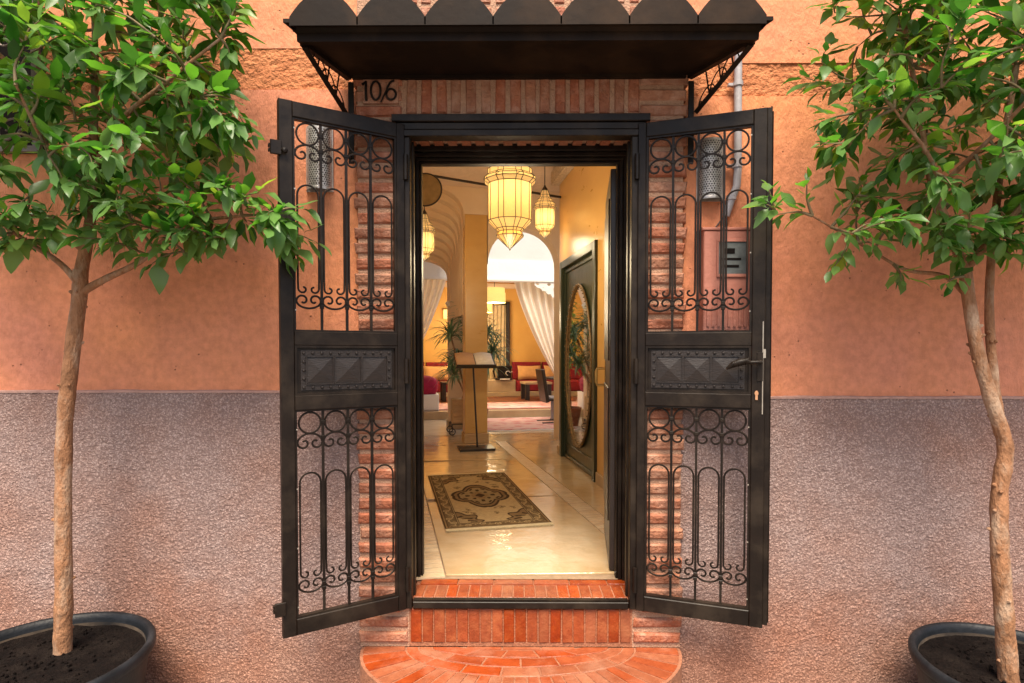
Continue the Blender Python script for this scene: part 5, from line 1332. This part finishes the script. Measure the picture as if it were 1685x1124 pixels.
# cafe table and chair in the courtyard
ct = empty('cafe_table', I(2.40, 7.0, FZ), 'square topped table on a pale pedestal at the courtyard edge', 'table', rz=AX)
MB().cbox(-.36, .5, -.30, .30, .735, .765, .006).build('table_top', M['darkwood'], ct)
MB().cbox(-.035, .035, -.035, .035, .04, .734, .004).build('pedestal', M['conduit'], ct)
MB().cbox(-.26, .26, -.03, .03, .0, .039, .004).cbox(-.03, .03, -.26, .26, .002, .035, .004).build('foot', M['darkwood'], ct)
ch = empty('cafe_chair', I(2.08, 6.75, FZ), 'dark chair with a slanted back and grey seat pad', 'chair', rz=AX)
mb = MB(); ms_ = Matrix.Translation((-.12, 0, .42)) @ Matrix.Rotation(math.radians(-9), 4, 'Y'); mb.cbox(-.03, .03, -.21, .21, -.06, .50, .008, ms_); mb.build('backrest', M['darkwood'], ch)
MB().cbox(-.11, .34, -.21, .21, .385, .42, .006).build('seat', M['darkwood'], ch)
MB().cbox(-.08, .33, -.20, .20, .4205, .45, .012).build('seat_pad', M['conduit'], ch)
lm = MB().cbox(-.03, .03, -.02, .02, .03, .384, .004).mesh('leg', M['conduit'])
for (a, b) in ((.08, -.19), (.08, .19)): inst('leg', lm, ch, loc=(a, b, 0))
MB().cbox(-.20, .38, -.215, -.165, .0, .0295, .004).cbox(-.20, .38, .165, .215, .0, .0295, .004).build('sled_foot', M['darkwood'], ch)
# curtains
cl_ = empty('white_curtain', (0, 0, 0), 'white curtain drawn to the left behind the door jamb', 'curtain', 'tied back white curtains', rz=AX)
def cur(x_tl, x_tr, zt, gx_, gz_, gw, t, ph, curve):
    def f(u, v):
        xt = x_tl + (x_tr - x_tl) * u
        v2 = v ** .9
        xb = gx_ + gw * (u - .5)
        x_ = xt + (xb - xt) * (v2 ** curve)
        sag = -.10 * math.sin(PI * v) * (1 if x_tr > gx_ else -1) * 0
        dpt = (.045 * math.sin(u * 70 + ph) + .02 * math.sin(u * 31 + 2)) * (1 - .55 * v)
        return (x_, t + dpt, zt + (gz_ - zt) * v - .06 * math.sin(PI * v) * abs(xt - xb))
    return f
drape(cur(-.9, .40, 3.02, -.38, 1.35, .16, 7.72, .3, 1.25), 220, 26, M['whitecloth'], 'cloth', cl_)
cr_ = empty('white_curtain', (0, 0, 0), 'white curtain swept to the right behind the mirror door', 'curtain', 'tied back white curtains', rz=AX)
drape(cur(1.66, 3.3, 2.99, 2.62, 1.05, .14, 7.72, 1.3, 1.35), 260, 26, M['whitecloth'], 'cloth', cr_)
# hanging lower tails
drape(lambda u, v: (2.55 + .14 * u + .05 * v, 7.72 + .03 * math.sin(u * 30), 1.06 - .5 * v), 30, 6, M['whitecloth'], 'cloth_tail', cr_)
# plaster fretwork corner
fk = empty('fretwork_corner', (0, 0, 0), 'carved white plaster fretwork hanging at the top right of the curtain', 'fretwork', rz=AX)
nx_, nz_ = 70, 46; vs = []; fs = []
for j in range(nz_ + 1):
    for i in range(nx_ + 1): vs.append((2.0 + 1.2 * i / nx_, 7.585, 2.984 - .62 * j / nz_))
for j in range(nz_):
    for i in range(nx_):
        u = (i + .5) / nx_; v = (j + .5) / nz_
        lim = .08 + .80 * min(1, u * 1.5) ** 1.1 + .05 * abs(math.sin(u * 38))
        X_ = u * 34; Z_ = v * 18
        hole = (math.sin(X_) * math.sin(Z_ * 1.3) > .62) and v < lim - .08
        if v < lim and not hole: fs.append((j * (nx_ + 1) + i, (j + 1) * (nx_ + 1) + i, (j + 1) * (nx_ + 1) + i + 1, j * (nx_ + 1) + i + 1))
fo = MB().add(vs, fs).build('lace_plaster', M['white'], fk, smooth=False); sm = fo.modifiers.new('thickness', 'SOLIDIFY'); sm.thickness = .02

# lectern with open book
lc = empty('lectern', I(.44, 4.33, FZ), 'slim dark iron lectern in front of the ochre column', 'lectern', rz=AX)
MB().cbox(-.235, .20, -.16, .14, 0, .028, .004).build('base_plate', M['darkwood'], lc)
MB().tube([(-.00, .0, .028), (-.045, .05, 1.08)], .012, 8).build('pole', M['darkwood'], lc)
md = Matrix.Translation((-.03, .03, 1.10)) @ Matrix.Rotation(math.radians(26), 4, 'X')
MB().cbox(-.245, .245, -.17, .17, -.012, .008, .004, md).box(-.245, .245, -.185, -.171, -.012, .035, md).build('desk', M['darkwood'], lc)
bk = empty('open_book', lc.location + Vector((0, 0, 0)), 'open book lying on the lectern, tan page left and white page right', 'book', rz=AX)
def page(x0, x1, bulge, zz):
    def f(u, v):
        p = Vector((x0 + (x1 - x0) * u, -.165 + .33 * v, .010 + zz + bulge * math.sin(PI * min(1, (u if x0 < 0 else 1 - u) * 1.0)) * .8)); return md @ p
    return f
for nm, x0, x1, mt in (('left_page', -.235, -.005, 'kraft'), ('right_page', .005, .225, 'paper')):
    o_ = drape(page(x0, x1, .022, .004), 12, 2, M[mt], nm, bk); s_ = o_.modifiers.new('block', 'SOLIDIFY'); s_.thickness = .010; s_.offset = 0

# wheeled planter with dracaena
pt = empty('wheeled_planter', I(.42, 5.72, FZ), 'square wooden planter on a small wheeled iron stand', 'planter', rz=AX)
MB().cbox(-.15, .20, -.15, .15, .17, .52, .005).build('box_body', M['planterwood'], pt)
MB().cbox(-.155, .205, -.155, -.151, .18, .26).cbox(-.155, .205, -.155, -.151, .27, .34).cbox(-.155, .205, -.155, -.151, .35, .42).cbox(-.155, .205, -.155, -.151, .43, .51).build('slats', M['planterwood'], pt)
MB().box(-.14, .19, -.14, .14, .505, .515).build('soil', M['soil'], pt)
st_ = MB(); 
for (a, b) in ((-.16, -.15), (.20, -.15), (-.16, .15), (.20, .15)): st_.tube([(a, b, .16), (a, b, .09)], .008, 6).tube([(a, b, .165), (a, b, .14)], .012, 6)
st_.tube([(-.16, -.15, .16), (.20, -.15, .16), (.20, .15, .16), (-.16, .15, .16)], .008, 6, closed=True)
st_.build('stand_rail', M['darkwood'], pt)
wm = MB().tube([(.045 * math.cos(2 * PI * i / 14), 0, .045 * math.sin(2 * PI * i / 14)) for i in range(14)], .008, 6, closed=True).box(-.04, .04, -.003, .003, -.004, .004).mesh('wheel', M['darkwood'])
for (a, b) in ((-.16, -.16), (.20, -.16), (-.16, .16), (.20, .16)): inst('wheel', wm, pt, loc=(a, b, .053))
dc = empty('dracaena', I(.47, 5.72, FZ + .51), 'bushy dracaena with drooping strap leaves behind the ochre column', 'plant', rz=AX)
rnd = random.Random(5)
heads = [(-.22, -.02, .95), (-.10, .08, .62), (.12, -.05, 1.10), (.34, .02, .98), (.42, .05, .70), (.02, .0, 1.22), (-.16, -.06, .40), (.30, -.08, .52)]
for hx, hy, hz in heads:
    MB().tube(bez([(rnd.uniform(-.05, .08), rnd.uniform(-.04, .04), .0), (hx * .4, hy * .5, hz * .5), (hx, hy, hz)], 4), .013, 6).build('stem', M['bark'], dc)
cnt = 0; rest = MB()
def strap(p, d, L, wd):
    vs = []; n = 6; pos = Vector(p); dd = Vector(d).normalized(); side = dd.cross(Vector((0, 0, 1))).normalized() if abs(dd.z) < .98 else Vector((1, 0, 0))
    for i in range(n + 1):
        t = i / n; w_ = wd * math.sin(PI * (.12 + .88 * t)) ** .6 if i < n else .0005
        up_ = side.cross(dd).normalized()
        vs += [pos - side * w_, pos - up_ * w_ * .35, pos + side * w_]
        pos = pos + dd * (L / n); dd = (dd + Vector((0, 0, -.26 - .12 * t))).normalized()
    fs = []
    for i in range(n): a = i * 3; fs += [(a, a + 1, a + 4, a + 3), (a + 1, a + 2, a + 5, a + 4)]
    return vs, fs
for hx, hy, hz in heads:
    for k in range(60):
        a = rnd.uniform(0, 2 * PI); el_ = rnd.uniform(.05, 1.25)
        d = (math.cos(a) * math.cos(el_), math.sin(a) * math.cos(el_), math.sin(el_))
        vs, fs = strap((hx, hy, hz + rnd.uniform(-.10, .03)), d, rnd.uniform(.28, .48), rnd.uniform(.009, .015))
        MB().add(vs, fs).build('leaf', M['dracaena'], dc, ang=80)
        cnt += 1
# a second potted plant by the left wall, seen in the oval mirror
mp_ = empty('hall_palm', (-.64, 6.35, FZ), 'light green potted plant behind the ochre column, reflected in the oval mirror', 'plant', rz=AX)
MB().lathe([(.0001, 0), (.12, 0), (.17, .28), (.18, .30), (.16, .31), (.15, .27), (.0001, .27)], 24).build('clay_pot', M['brick'], mp_)
M['palm'] = pm('light_green_frond', (.36, .50, .08), (.20, .34, .05), 9, .5)
rest = MB()
for k in range(150):
    hz = rnd.uniform(.9, 2.0); a = rnd.uniform(0, 2 * PI); el_ = rnd.uniform(-.2, 1.1)
    vs, fs = strap((rnd.uniform(-.08, .08), rnd.uniform(-.08, .08), hz), (math.cos(a) * math.cos(el_), math.sin(a) * math.cos(el_), math.sin(el_)), rnd.uniform(.16, .30), rnd.uniform(.012, .022)); rest.add(vs, fs)
stuff(rest.build('fronds', M['palm'], mp_, ang=80))
MB().tube([(0, 0, .25), (.03, 0, 1.0), (0, .02, 2.0)], .016, 7).build('stem', M['bark'], mp_)
